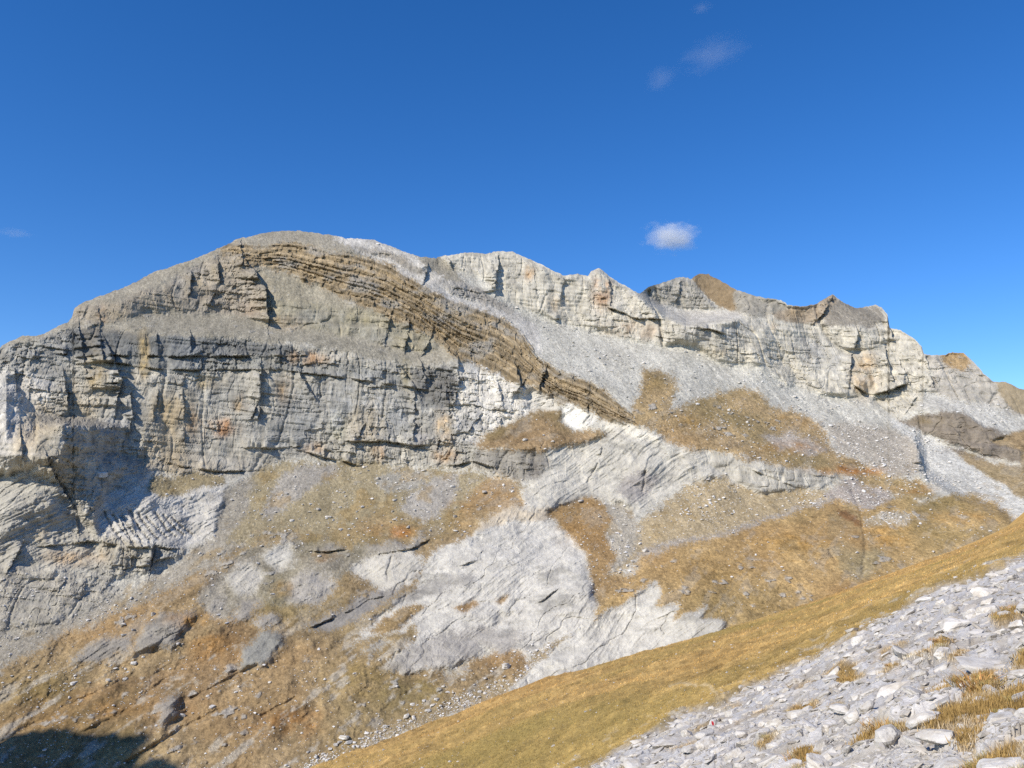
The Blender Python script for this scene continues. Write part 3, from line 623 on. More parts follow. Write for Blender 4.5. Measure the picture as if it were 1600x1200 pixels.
# colour of the ground itself: blended edges, stains, beds, grass tone and stones
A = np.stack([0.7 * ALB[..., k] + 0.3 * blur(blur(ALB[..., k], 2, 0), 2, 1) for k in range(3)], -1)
stn = fbm(BXw / 9, BYw / 9, BZw / 24, 4, 0.65) * 1.6
for sx, sy, rx, ry, rgb, st in STAINS:
    rr = ((wx - sx) / rx) ** 2 + ((wy - sy) / ry) ** 2
    k = np.clip(st * 1.25 * np.exp(-rr ** 1.5) , 0, 1)
    k = k * np.clip(0.62 + 0.9 * stn, 0.0, 1.2); k = np.clip(k, 0, 1)[..., None]
    A = A * (1 - k) + lin(rgb) * k
warmn = fbm(BXw / 34, BYw / 34, BZw / 70, 4)[..., None]
och = lin((190, 172, 138)); gry = lin((150, 152, 150))
kc = np.clip(kf['cliff'], 0, 1)[..., None] * (PX < 760)[..., None]
A = A * (1 - kc * np.clip(warmn - 0.12, 0, 1) * 1.3) + och * (kc * np.clip(warmn - 0.12, 0, 1) * 1.3)
A = A * (1 - kc * np.clip(-warmn - 0.10, 0, 1) * 1.2) + gry * (kc * np.clip(-warmn - 0.10, 0, 1) * 1.2)
streak = fbm(BXw / 3.2, BYw / 3.2, BZw / 60, 3)[..., None]
A *= 1 + np.clip(kf['cliff'], 0, 1)[..., None] * 0.34 * streak
bedtone = fbm(BXw / 300, BYw / 300, (BZw + 0.1 * BXw + 3 * wob) / 2.6, 3)[..., None]
A *= 1 + np.clip(kf['cliff'], 0, 1)[..., None] * (0.10 * bedtone + 0.20 * wb2[..., None] + 0.12 * c2[..., None] * cmod[..., None])
frb = phase_b - np.floor(phase_b)
bt = (np.where(frb > 0.36, 0.84, 1.22) * (1 + 0.22 * cells(phase_b * 2.6 + 0.4 * wob, PX * 0 + 3)) * (1 + 0.25 * wb2))[..., None]
A *= 1 + np.clip(in_band, 0, 1)[..., None] * (bt - 1) * np.clip(1 + 0.6 * fl2, 0.2, 1.4)[..., None]
gn = fbm(BXw / 22, BYw / 40, BZw / 30, 4, 0.55)[..., None]
gn2 = fbm(BXw / 80 + 9, BYw / 80, BZw / 80, 3)[..., None]
kg = np.clip(kf['grass'], 0, 1)[..., None]
gfine = fbm(BXw / 4.5, BYw / 6, BZw / 4.5, 4, 0.75)[..., None]
da, db = 0.82 * BXw + 0.57 * BZw, -0.57 * BXw + 0.82 * BZw + 5 * wob
diag = fbm(da / 90, db / 9, BYw / 90, 4, 0.6)[..., None]
A = A * (1 + kg * (0.34 * gn + 0.58 * gfine + 0.36 * diag))
olive = lin((136, 124, 82)); rust = lin((172, 136, 90)); pale = lin((186, 178, 161))
gmx = in_band[..., None] * sstep(0.02, 0.35, fbm(BXw / 30 + 60, BYw / 30, BZw / 18, 4, 0.6))[..., None] * 0.75
A = A * (1 - gmx) + lin((176, 170, 156)) * gmx
w1 = kg * np.clip(gn2 - 0.05, 0, 1) * 1.1; A = A * (1 - w1) + olive * w1
w2 = kg * np.clip(-gn2 - 0.05, 0, 1) * 1.0; A = A * (1 - w2) + rust * w2
bare = 0.55 * fbm(BXw / 12, BYw / 22, BZw / 14, 5, 0.7)[..., None] + 0.75 * fbm(da / 55 + 7, db / 7, BYw / 60, 5, 0.68)[..., None]
w3 = kg * sstep(0.07, 0.27, bare) * (0.28 + 0.46 * sstep(950, 1020, PY - 0.0 * PX)[..., None] * (PX < 850)[..., None]); A = A * (1 - w3) + pale * w3
ks = np.clip(kf['scree'], 0, 1)[..., None]
tuft = sstep(0.12, 0.4, fbm(BXw / 18 + 5, BYw / 26, BZw / 20, 4, 0.6))[..., None]
lowm = sstep(700, 760, PY)[..., None]
A = A * (1 - ks * tuft * lowm * 0.5) + lin((160, 134, 84)) * (ks * tuft * lowm * 0.5)
A *= 1 + ks * 0.22 * sw2[..., None]
ksl = np.clip(kf['slab'], 0, 1)[..., None]
kn_ = (np.clip(kf['grass'] + 0.7 * kf['scree'], 0, 1) * knob)[..., None] * 0.8
A = A * (1 - kn_) + lin((182, 178, 168)) * kn_
A *= 1 + ksl * (0.10 * run + 0.10 * run2)[..., None] * np.array([1, 1, 0.97])
A *= 1 + ksl * (0.10 * r2 + 0.16 * r1 + 0.16 * wb2 + 0.10 * c2 * cmod)[..., None]
A *= 1 - ksl * 0.30 * sstep(0.15, 0.45, fbm(BXw / 30 + 3, BYw / 14, BZw / 14, 5, 0.65))[..., None]
spk = RNG.normal(0, 1, PX.shape)[..., None]
A *= 1 + (0.10 * kg + 0.09 * ks + 0.05 * ksl + 0.05 * kc) * spk
scf = fbm(BXw / 3.2 + 4, BYw / 4, BZw / 3.2, 3, 0.7)[..., None]
scr = fbm((BXw + 0.3 * BZw) / 5.0, BYw / 60, BZw / 60, 3, 0.6)[..., None]
A *= 1 + ks * (0.30 * scf + 0.12 * diag + 0.22 * scr)
A = np.clip(A, 0.02, 0.80)

# the side turned away: the sheet goes on over the skyline and down behind
back = []
for kk, (dd, dz) in enumerate([(25, -4), (70, -22), (150, -70), (320, -190), (700, -480)]):
    q = MP[0].copy(); q[:, 1] += dd; q[:, 2] += dz; q[:, 0] *= 1 + dd / 3000
    back.append(q)
back = np.array(back[::-1])
MPX = np.concatenate([back, MP], 0); AX = np.concatenate([np.repeat(A[:1], len(back), 0), A], 0)
KX = np.concatenate([np.repeat(KIND[:1], len(back), 0), KIND], 0); PXI = np.concatenate([np.repeat(PART[:1], len(back), 0), PART], 0)
R_, C_ = MPX.shape[:2]
idx = np.arange(R_ * C_).reshape(R_, C_)
quads = np.stack([idx[:-1, :-1], idx[1:, :-1], idx[1:, 1:], idx[:-1, 1:]], -1).reshape(-1, 4)
fk = KX[:-1, :-1].reshape(-1); fp = PXI[:-1, :-1].reshape(-1)
Vall = MPX.reshape(-1, 3); Aall = AX.reshape(-1, 3)

mountain = bpy.data.objects.new('mountain', None)
col.objects.link(mountain)
tag(mountain, 'bare grey limestone mountain with brown strata, scree and ochre grass under blue sky', kind='structure')
PART_NAME = {'scree': 'scree', 'scree_shelf': 'scree_shelf', 'scree_ribbon': 'scree', 'outcrop': 'rock_outcrop', 'upper_cliff': 'cliff', 'right_wall': 'cliff', 'back_peak': 'peak',
             'white_ledge': 'scree', 'scree_hollow': 'scree', 'far_ridge': 'ridge', 'far_scree': 'scree', 'dark_crag': 'crag', 'far_grass': 'grass_slope', 'gully_scree': 'scree',
             'brown_strata': 'brown_strata', 'main_cliff': 'cliff', 'left_foot': 'rock_slab', 'rock_terrace': 'rock_terrace', 'dark_band': 'cliff', 'cliff_foot': 'cliff_foot', 'left_slab': 'rock_slab',
             'broken_rock': 'broken_rock', 'scree_strip': 'scree', 'scree_fan': 'scree_fan', 'lower_grass': 'grass_slope', 'grey_patch': 'rock_slab', 'central_slab': 'rock_slab',
             'scree_gully': 'scree', 'rock_hump': 'rock_hump', 'hump_grass': 'grass_slope', 'triangle_grass': 'grass_slope', 'spur_grass': 'grass_slope', 'spur_scree': 'scree',
             'upper_grass': 'grass_slope', 'pale_bench': 'scree', 'white_crag': 'crag', 'lower_slab': 'rock_slab'}
PART_LABEL = {'main_cliff': 'long grey and ochre limestone cliff', 'brown_strata': 'brown layered rock band dipping to the right', 'upper_cliff': 'rounded buff cliff below the summit',
              'right_wall': 'pale cliff wall below the right skyline', 'white_crag': 'bright white limestone crag', 'dark_crag': 'dark brown crag on the far right',
              'central_slab': 'smooth whitish limestone slab', 'lower_slab': 'jagged whitish slab above the grass crest', 'spur_grass': 'ochre grass on the right-hand spur',
              'lower_grass': 'brown grass on the lower left slopes', 'scree_fan': 'tan scree fan below the cliff', 'left_slab': 'pale rilled slab below the shaded corner', 'dark_band': 'dark streaked low cliff'}
for pi, pn in enumerate(PARTS):
    for ki, kn in enumerate(KN):
        m = (fp == pi) & (fk == ki)
        if m.sum() < 4:
            continue
        q = quads[m]
        u, inv = np.unique(q, return_inverse=True)
        o = mesh_obj(PART_NAME[pn], Vall[u], inv.reshape(-1, 4), MATS[kn], mountain, Aall[u], smooth=False)
        if pn in PART_LABEL:
            o['label'] = PART_LABEL[pn]

def on_mountain(px, py):
    c = int(np.clip(np.searchsorted(pxs, px), 0, NC - 1))
    r = int(np.clip(round((py - ysky[c]) / (ybot[c] - ysky[c]) * (NR - 1)), 0, NR - 1))
    return MP[r, c]

# ------------------------------------------------------------------ the near hillside: grass slope and rock field
EDGE = [(300, 1470), (700, 1292), (900, 1205), (960, 1177), (1000, 1157), (1080, 1120), (1180, 1075), (1250, 1040), (1300, 1012), (1360, 977), (1420, 946), (1480, 920), (1540, 896), (1600, 876), (1700, 832), (1860, 765), (2500, 470)]
BC, BR1, BR2 = 740, 120, 290
bpx = np.concatenate([np.linspace(380, 1700, BC - 60), np.linspace(1705, 2450, 60)])
bcr = interp(CREST, bpx); bed = interp(EDGE, bpx)
kern = np.ones(41) / 41
bed = np.convolve(np.pad(bed, 20, mode='edge'), kern, 'valid'); bcr = np.convolve(np.pad(bcr, 20, mode='edge'), kern, 'valid')
v1 = np.linspace(0, 1, BR1)[:, None]; v2 = np.linspace(0, 1, BR2 + 1)[1:, None]
BPY = np.concatenate([bcr + (bed - bcr) * v1, bed + (np.maximum(1620, bed + 700) - bed) * v2 ** 1.25], 0)
BPX = np.repeat(bpx[None, :], BPY.shape[0], 0)
wc = 1 / np.interp(bpx, [400, 1000, 1600, 2450], [170, 230, 300, 380])
we = 1 / 42.0
fr = (BPY - bed) / (bed - bcr)                      # -1 crest, 0 rock edge
Wd = np.where(fr < 0, we + (we - wc) * fr, we + (BPY - bed) * 0.00043)
Wd = blur(Wd, 6, 0)
BU, BT = ray(BPX, BPY)
Bd = 1 / Wd
HB = np.stack([BU * Bd, Bd, BT * Bd], -1)
hx, hy, hz = HB[..., 0], HB[..., 1], HB[..., 2]
wpx = BPX + 14 * fbm(BPX / 40, BPY / 40, BPX * 0, 4, 0.6); wpy = BPY + 12 * fbm(BPX / 40, BPY / 40, BPX * 0 + 7, 4, 0.65)
rocky = sstep(-9, 9, wpy - bed)
GRASS_PATCH = [[(1290, 1062), (1312, 1040), (1330, 1034), (1336, 1050), (1358, 1055), (1330, 1067)], [(1222, 1106), (1272, 1090), (1268, 1102), (1225, 1112)],
    [(1448, 1022), (1475, 1000), (1492, 1004), (1486, 1016), (1460, 1030)], [(1425, 1088), (1460, 1070), (1500, 1054), (1502, 1070), (1470, 1092), (1435, 1097)],
    [(1512, 1082), (1530, 1054), (1557, 1054), (1557, 1072), (1540, 1092), (1508, 1096)], [(1478, 1112), (1540, 1094), (1580, 1084), (1640, 1065), (1640, 1120), (1560, 1132), (1500, 1136), (1450, 1147), (1438, 1142)],
    [(1333, 1150), (1390, 1130), (1418, 1128), (1412, 1150), (1360, 1166), (1318, 1172)], [(1498, 1145), (1548, 1143), (1532, 1160), (1503, 1176)], [(1505, 1206), (1560, 1172), (1640, 1160), (1640, 1240), (1500, 1260)],
    [(1245, 1172), (1268, 1162), (1294, 1190), (1250, 1206)], [(1178, 1168), (1226, 1145), (1222, 1157), (1185, 1177)], [(1540, 968), (1590, 946), (1596, 965), (1560, 982)], [(1480, 1028), (1512, 1018), (1510, 1030), (1484, 1036)],
    [(1405, 1034), (1450, 1022), (1445, 1034), (1410, 1042)], [(1590, 1030), (1640, 1000), (1640, 1040), (1580, 1056)], [(1370, 1052), (1400, 1034), (1410, 1040), (1376, 1058)], [(1300, 1100), (1320, 1095), (1318, 1104), (1302, 1108)]]
patch = np.zeros(BPX.shape)
for p in GRASS_PATCH:
    patch = np.maximum(patch, pip(wpx, wpy, p).astype(float))
spots = (fbm(hx / 1.6, hy / 3.0, hz / 1.6 + 3, 4, 0.6) > 0.27) & (rocky > 0.5) & (BPX < 1420)
patch = np.maximum(patch, spots * 0.9)
patch = blur(blur(patch, 1, 0), 1, 1)
rocky = rocky * (1 - patch)
n8 = fbm(hx / 9, hy / 14, hz / 9, 4); n2 = fbm(hx / 1.6, hy / 2.4, hz / 1.6, 4, 0.6)
terr = fbm((hx * 0.4 + hz) / 1.3, hy / 16, hz / 3, 3)
n05 = fbm(hx / 0.7, hy / 1.1, hz / 0.7, 3, 0.6)
gz = 0.55 * n8 + 0.24 * n2 + 0.22 * terr + 0.10 * n05
rk1 = fbm(hx / 1.5, hy / 1.9, hz / 1.5 + 5, 4, 0.55); rk2 = fbm(hx / 0.45, hy / 0.5, hz / 0.45, 3, 0.6)
def gcells(a, b):
    ai = np.floor(a).astype(np.int64) & 255; bi = np.floor(b).astype(np.int64) & 255
    return VALS[PERM[(PERM[ai] + bi) & 255]]
e1 = gcells((hx + 0.35 * rk1 + 0.12 * rk2) / 0.75, (hy + 0.5 * rk1) / 1.0); e2 = gcells((hx + 0.2 * rk2) / 0.30 + 3, (hy + 0.3 * rk2 + 0.2 * rk1) / 0.42); e3 = gcells((hx * 0.8 + hz) / 0.16, hy / 0.2 + 0.5 * rk2)
rz = 0.12 * rk1 + 0.04 * rk2 + 0.085 * e1 + 0.04 * e2 + 0.015 * e3
far_fade = np.clip(Bd / 25.0, 0.15, 1.0)
HB[..., 2] += (1 - rocky) * gz * far_fade + rocky * rz
ga = fbm(hx / 5, hy / 12, hz / 5, 4, 0.6)[..., None]; gb = fbm(hx / 1.2, hy / 3.0, hz / 0.8, 4, 0.65)[..., None]; gc = fbm(hx / 22, hy / 50, hz / 22, 3)[..., None]
nearE = np.clip(1 + fr, 0, 1)[..., None]
gcol = lin((212, 174, 108)) * (1 - 0.7 * nearE) + lin((200, 170, 104)) * (0.7 * nearE)
gcol = gcol * (1 + 0.42 * ga + 0.50 * gb)
strk = fbm((hx * 0.45 + hz) / 0.9, hy / 9, hz / 2.0, 4, 0.65)[..., None]
gcol = gcol * (1 + 0.40 * strk + 0.35 * n05[..., None])
k = np.clip(gc, 0, 1) * 1.2; gcol = gcol * (1 - k) + lin((176, 154, 88)) * k
k = np.clip(-gc, 0, 1) * 1.0; gcol = gcol * (1 - k) + lin((202, 158, 92)) * k
k = patch[..., None]; gcol = gcol * (1 - k) + (lin((164, 136, 84)) * (1 + 0.4 * gb)) * k
k = sstep(0.20, 0.34, gb) * np.clip(1 - (bed - BPY)[..., None] / 40, 0, 1) * 0.8; gcol = gcol * (1 - k) + lin((205, 198, 180)) * k
rcol = lin((216, 212, 205)) * (1 + 0.14 * rk1 + 0.12 * rk2 + 0.10 * e1 + 0.12 * e2)[..., None]
k = (sstep(0.05, 0.35, rk2 - rk1) * 0.45)[..., None]; rcol = rcol * (1 - k) + lin((170, 156, 128)) * k
HA = np.clip(gcol * (1 - rocky[..., None]) + rcol * rocky[..., None], 0.02, 0.8)
PATH = [(1046, 1074), (1064, 1067), (1084, 1070), (1096, 1075), (1105, 1079), (1112, 1084), (1118, 1089), (1128, 1094), (1142, 1100)]
pd_, _, pbb = dist_line(BPX + 2.0 * fbm(BPX / 9, BPY / 9, BPX * 0 + 3, 2), BPY, PATH, 12)
pathm = np.exp(-(np.minimum(pd_, 50) / 2.4) ** 2)[..., None]
HA = HA * (1 - 0.85 * pathm) + lin((226, 200, 150)) * (0.85 * pathm)
pface = np.zeros(BPX.shape); pface[pd_ < 2.6] = 1
hback = []
for dd, dz in [(6, -2), (18, -8), (40, -24), (80, -60), (150, -130)]:
    q = HB[0].copy(); q[:, 1] += dd; q[:, 2] += dz; q[:, 0] -= dd * 0.3; hback.append(q)
hback = np.array(hback[::-1])
HV = np.concatenate([hback, HB], 0); HAX = np.concatenate([np.repeat(HA[:1], len(hback), 0), HA], 0)
hr, hc = HV.shape[:2]
hid = np.arange(hr * hc).reshape(hr, hc)
hq = np.stack([hid[:-1, :-1], hid[1:, :-1], hid[1:, 1:], hid[:-1, 1:]], -1).reshape(-1, 4)
rk_face = (np.concatenate([np.zeros((len(hback), hc)), rocky], 0)[:-1, :-1] > 0.5).reshape(-1)
MATS['near_grass'] = ground_mat('near_dry_grass', 3.2, 0.34, 0.10, 5.0, (1, 0.5, 1))
MATS['near_rock'] = ground_mat('near_limestone_rubble', 3.5, 0.22, 0.05, 7.0, (1, 1, 1))
hillside = bpy.data.objects.new('hillside', None); col.objects.link(hillside)
tag(hillside, 'near hillside of ochre grass with a field of pale rocks', kind='structure')
pth = (np.concatenate([np.zeros((len(hback), hc)), pface], 0)[:-1, :-1] > 0.5).reshape(-1)
for nm, mk, mt in (('grass_slope', ~rk_face & ~pth, 'near_grass'), ('rubble_ground', rk_face & ~pth, 'near_rock'), ('path', pth, 'near_grass')):
    q = hq[mk]; u, inv = np.unique(q, return_inverse=True)
    mesh_obj(nm, HV.reshape(-1, 3)[u], inv.reshape(-1, 4), MATS[mt], hillside, HAX.reshape(-1, 3)[u])

def hill_index(px, py):
    c = np.clip(np.searchsorted(bpx, np.asarray(px)), 0, BC - 1)
    r = np.array([np.searchsorted(BPY[:, cc], yy) for cc, yy in zip(np.atleast_1d(c), np.atleast_1d(py))])
    return np.clip(r, 1, BPY.shape[0] - 2), np.atleast_1d(c)
def on_hill(px, py):
    r, c = hill_index([px], [py])
    r, c = r[0], min(max(c[0], 2), BC - 3)
    p = HB[r, c]
    n = np.cross(HB[r, c + 2] - HB[r, c - 2], HB[min(r + 3, BPY.shape[0] - 1), c] - HB[max(r - 3, 0), c])
    n = n / (np.linalg.norm(n) + 1e-9)
    if n[2] < 0: n = -n
    return p, n, float(rocky[r, c])

# ------------------------------------------------------------------ rocks
def rock_material(name, rgb, dark, scale, bump, warm=(176, 160, 132)):
    m = bpy.data.materials.new(name); m.use_nodes = True
    nt = m.node_tree; N = nt.nodes; L = nt.links
    b = N['Principled BSDF']; b.inputs['Roughness'].default_value = 0.92; b.inputs['Specular IOR Level'].default_value = 0.15
    tc = N.new('ShaderNodeTexCoord'); oi = N.new('ShaderNodeObjectInfo')
    n1 = N.new('ShaderNodeTexNoise'); n1.noise_dimensions = '4D'; n1.inputs['Scale'].default_value = scale; n1.inputs['Detail'].default_value = 7; n1.inputs['Roughness'].default_value = 0.65
    mul = N.new('ShaderNodeMath'); mul.operation = 'MULTIPLY'; mul.inputs[1].default_value = 40
    L.new(oi.outputs['Random'], mul.inputs[0]); L.new(mul.outputs[0], n1.inputs['W']); L.new(tc.outputs['Object'], n1.inputs['Vector'])
    cr = N.new('ShaderNodeValToRGB'); e = cr.color_ramp.elements
    e[0].position = 0.30; e[0].color = (*lin(dark), 1); e[1].position = 0.55; e[1].color = (*lin(rgb), 1)
    x = e.new(0.42); x.color = (*(0.55 * lin(rgb) + 0.45 * lin(warm)), 1)
    x = e.new(0.75); x.color = (*np.clip(lin(rgb) * 1.12, 0, 0.8), 1)
    L.new(n1.outputs['Fac'], cr.inputs['Fac'])
    hs = N.new('ShaderNodeHueSaturation'); mr = N.new('ShaderNodeMapRange'); mr.inputs['To Min'].default_value = 0.80; mr.inputs['To Max'].default_value = 1.12
    L.new(oi.outputs['Random'], mr.inputs['Value']); L.new(mr.outputs[0], hs.inputs['Value']); L.new(cr.outputs[0], hs.inputs['Color'])
    L.new(hs.outputs[0], b.inputs['Base Color'])
    nb = N.new('ShaderNodeTexNoise'); nb.inputs['Scale'].default_value = scale * 2.2; nb.inputs['Detail'].default_value = 8; nb.inputs['Roughness'].default_value = 0.7
    L.new(tc.outputs['Object'], nb.inputs['Vector'])
    bp = N.new('ShaderNodeBump'); bp.inputs['Distance'].default_value = bump; bp.inputs['Strength'].default_value = 0.9
    L.new(nb.outputs['Fac'], bp.inputs['Height']); L.new(bp.outputs[0], b.inputs['Normal'])
    return m
ROCK_NEAR = rock_material('near_limestone', (231, 226, 216), (168, 160, 147), 2.4, 0.012)
ROCK_FAR = rock_material('boulder_limestone', (232, 229, 222), (172, 167, 157), 2.0, 0.10)

import bmesh
def rock_mesh(name, seed, flat=0.55, planes=11, sub=3, rough=0.05, mat=None):
    r = np.random.default_rng(seed)
    bm = bmesh.new(); bmesh.ops.create_icosphere(bm, subdivisions=sub, radius=1.0)
    me = bpy.data.meshes.new(name); bm.to_mesh(me); bm.free()
    V = np.zeros(len(me.vertices) * 3); me.vertices.foreach_get('co', V); V = V.reshape(-1, 3)
    pn = r.normal(size=(planes, 3)); pn /= np.linalg.norm(pn, axis=1)[:, None]
    pn = np.concatenate([pn, [[0.12, 0.05, 0.99], [-0.1, 0, -0.99]]]); pn /= np.linalg.norm(pn, axis=1)[:, None]
    pd = np.concatenate([r.uniform(0.55, 0.95, planes), [r.uniform(0.5, 0.75), 0.6]])
    dots = V @ pn.T
    rad = np.min(np.where(dots > 0.05, pd / np.maximum(dots, 0.05), 9), axis=1)
    rad = np.minimum(rad, 1.25)
    V = V * rad[:, None]
    V[:, 0] *= r.uniform(0.9, 1.3); V[:, 2] *= flat
    o = seed * 13.7
    nn = fbm(V[:, 0] * 2.2 + o, V[:, 1] * 2.2, V[:, 2] * 3, 4, 0.6)
    lay = 0.03 * np.sign(np.sin(V[:, 2] * 16 + 3 * nn))
    ln = np.linalg.norm(V, axis=1)[:, None] + 1e-6
    V += V / ln * (rough * 2.2 * nn)[:, None]
    V[:, :2] += (V / ln)[:, :2] * lay[:, None] * 0.6
    V *= 0.5 / np.abs(V[:, :2]).max()                 # unit width
    me.vertices.foreach_set('co', V.astype(np.float32).ravel()); me.update()
    me.polygons.foreach_set('use_smooth', np.zeros(len(me.polygons), bool))
    me.materials.append(mat)
    return me
from mathutils import Matrix, Quaternion
NEAR_ROCKS = [rock_mesh('rock', 100 + i, flat=[0.45, 0.62, 0.75, 0.36][i % 4], planes=8 + i % 5, sub=4, rough=0.045, mat=ROCK_NEAR) for i in range(14)]
FAR_ROCKS = [rock_mesh('boulder', 300 + i, flat=[0.7, 0.85, 0.6][i % 3], planes=8 + i % 4, sub=3, rough=0.05, mat=ROCK_FAR) for i in range(8)]

def place(name, me, p, n, size, sink, yaw, aspect=(1, 1, 1), tilt=0.0):
    o = bpy.data.objects.new(name, me)
    q = Vector((0, 0, 1)).rotation_difference(Vector(n)) @ Quaternion((0, 0, 1), yaw) @ Quaternion((1, 0, 0), tilt)
    o.rotation_mode = 'QUATERNION'; o.rotation_quaternion = q
    o.scale = (size * aspect[0], size * aspect[1], size * aspect[2])
    o.location = Vector(p) - Vector(n) * sink
    col.objects.link(o)
    return o
rr = random.Random(21)

# boulders on the mountain: (x, y, width in photo pixels)
BOULDERS = {
 ('pale boulder scattered on the tan scree fan below the long cliff', 'boulders on the scree fan'): [(661, 735, 12), (497, 796, 11), (512, 808, 12), (456, 813, 9), (617, 781, 9), (637, 825, 8), (711, 807, 10), (711, 829, 11), (533, 828, 10), (521, 813, 6), (563, 740, 6), (589, 748, 9), (605, 749, 7), (565, 793, 8), (584, 801, 6), (557, 799, 5), (460, 764, 5), (448, 772, 6), (483, 801, 7), (596, 821, 5), (472, 788, 7), (613, 799, 6), (731, 796, 5), (707, 761, 9), (575, 735, 5), (540, 775, 5), (650, 790, 6), (668, 800, 7), (690, 785, 5), (505, 780, 4), (640, 760, 5), (600, 770, 4), (480, 835, 6), (430, 800, 6), (575, 825, 5), (745, 790, 5)],
 ('grey boulder lying in the stony gully beside the grass crest', 'boulders in the gully'): [(725, 1063, 9), (699, 1082, 10), (683, 1094, 12), (676, 1102, 13), (668, 1110, 10), (644, 1101, 9), (652, 1102, 6), (662, 1096, 8), (634, 1120, 14), (623, 1126, 10), (602, 1136, 11), (531, 1159, 11), (545, 1160, 13), (563, 1155, 7), (515, 1170, 10), (494, 1182, 12), (758, 1060, 8), (749, 1081, 8), (788, 1057, 10), (774, 1066, 7), (735, 1086, 7), (715, 1095, 7), (580, 1146, 7), (505, 1178, 8), (770, 1045, 6), (740, 1070, 6), (553, 1165, 8), (523, 1163, 9), (590, 1142, 6)],
 ('pale boulder resting on the brown grass of the lower left slopes', 'boulders on the lower left grass'): [(240, 960, 12), (192, 976, 9), (193, 993, 9), (207, 984, 7), (278, 1006, 12), (181, 1044, 10), (196, 1046, 7), (168, 1063, 8), (139, 1066, 7), (115, 1068, 12), (301, 1115, 5), (394, 1063, 6), (228, 1066, 5), (268, 1155, 5), (307, 1132, 5), (332, 1105, 10), (576, 1098, 5), (588, 1115, 4), (434, 1077, 4), (510, 1014, 5), (24, 998, 8), (8, 970, 8), (58, 925, 8), (330, 905, 6), (322, 930, 6), (205, 935, 9), (180, 945, 7), (310, 885, 6)],
 ('whitish boulder in the stony hollow above the right-hand spur', 'boulders in the right hollow'): [(964, 833, 10), (1008, 861, 12), (975, 820, 8), (928, 778, 6), (987, 877, 8), (947, 800, 5), (955, 845, 6), (970, 845, 6), (1364, 809, 8), (1377, 811, 7), (1390, 806, 6), (1421, 757, 5), (1429, 780, 6), (1095, 812, 6), (1085, 775, 5), (1405, 812, 6), (1050, 806, 5), (958, 860, 5), (1000, 845, 5)],
 ('small grey boulder strewn on the light scree below the right wall', 'boulders on the upper scree'): [(895, 535, 7), (930, 548, 7), (935, 560, 8), (945, 570, 7), (960, 562, 6), (955, 580, 7), (965, 555, 9), (930, 575, 6), (940, 590, 6), (970, 595, 5), (985, 600, 6), (1070, 550, 8), (1090, 555, 6), (1085, 590, 6), (1075, 610, 6), (1060, 625, 6), (895, 540, 5), (848, 512, 5), (1470, 708, 5), (975, 570, 5), (980, 620, 6), (992, 612, 5), (1095, 572, 5)],
}
SPECIAL = [(755, 769, 14, 'large pale boulder alone on the grass strip right of the scree fan'), (617, 811, 11, 'white double boulder at the lower middle of the tan scree fan'),
           (791, 1042, 21, 'largest grey boulder standing at the head of the stony gully'), (537, 1153, 17, 'big grey boulder topping the rock cluster low in the gully'),
           (481, 1175, 9, 'white boulder at the lower end of the gully rocks'), (160, 743, 21, 'rounded grey boulder lodged under the big shaded cliff corner'),
           (196, 1061, 12, 'dark-shadowed boulder in the brown grass hollow at lower left'), (286, 1118, 11, 'white boulder beside the small grey slab at lower left'),
           (210, 1036, 11, 'blocky boulder just below the two grey slabs at lower left'), (341, 961, 9, 'bright boulder at the left edge of the brown grass, above the slabs'),
           (907, 784, 12, 'white boulder at the top of the triangular grass patch'), (820, 688, 10, 'tan boulder alone on the brown grass below the white crag')]
REG = []                                   # things to be told apart by what they lie beside
def boulder_at(px, py, w):
    p = on_mountain(px, py)
    size = w * p[1] / F
    me = FAR_ROCKS[rr.randrange(len(FAR_ROCKS))]
    p = p + np.array([0, -0.1 * size, 0])
    return place('boulder', me, p, (0, 0, 1), size, -0.05 * size, rr.uniform(0, 6.28), (1, rr.uniform(0.7, 1.0), rr.uniform(0.8, 1.15)), rr.uniform(-0.3, 0.3))
for (lab, grp), pts in BOULDERS.items():
    for (x, y, w) in pts:
        o = boulder_at(x, y, w * 0.95); tag(o, lab, 'boulder', grp); REG.append((o, x, y, 'small' if w < 6 else 'pale' if w < 10 else 'large', 'boulder', 'far'))
for (x, y, w, lab) in SPECIAL:
    tag(boulder_at(x, y, w), lab, 'boulder')

# loose stones too many to count: one mass each
def stone_mass(name, pts, mat, label, sink=0.15):
    bm = bmesh.new(); bmesh.ops.create_icosphere(bm, subdivisions=1, radius=0.5)
    me = bpy.data.meshes.new('t'); bm.to_mesh(me); bm.free()
    base = np.array([vv.co[:] for vv in me.vertices]); tri = np.array([list(p.vertices) for p in me.polygons])
    bpy.data.meshes.remove(me)
    n = len(pts); k = len(base)
    P = np.array([p for p, s in pts]); Sz = np.array([s for p, s in pts])
    V = np.repeat(base[None], n, 0) * RNG.uniform(0.6, 1.25, (n, k, 1))
    V[..., 2] *= RNG.uniform(0.45, 0.8, (n, 1)); V[..., 0] *= RNG.uniform(0.8, 1.4, (n, 1))
    a = RNG.uniform(0, 6.28, n); ca, sa = np.cos(a)[:, None], np.sin(a)[:, None]
    x, y = V[..., 0] * ca - V[..., 1] * sa, V[..., 0] * sa + V[..., 1] * ca
    V[..., 0], V[..., 1] = x, y
    V = V * Sz[:, None, None] + P[:, None, :]
    V[..., 2] += sink * Sz[:, None]
    Fc = (tri[None] + (np.arange(n) * k)[:, None, None]).reshape(-1, 3)
    o = mesh_obj(name, V.reshape(-1, 3), Fc, mat, None, None, smooth=False)
    tag(o, label, kind='stuff')
    return o
pts = []
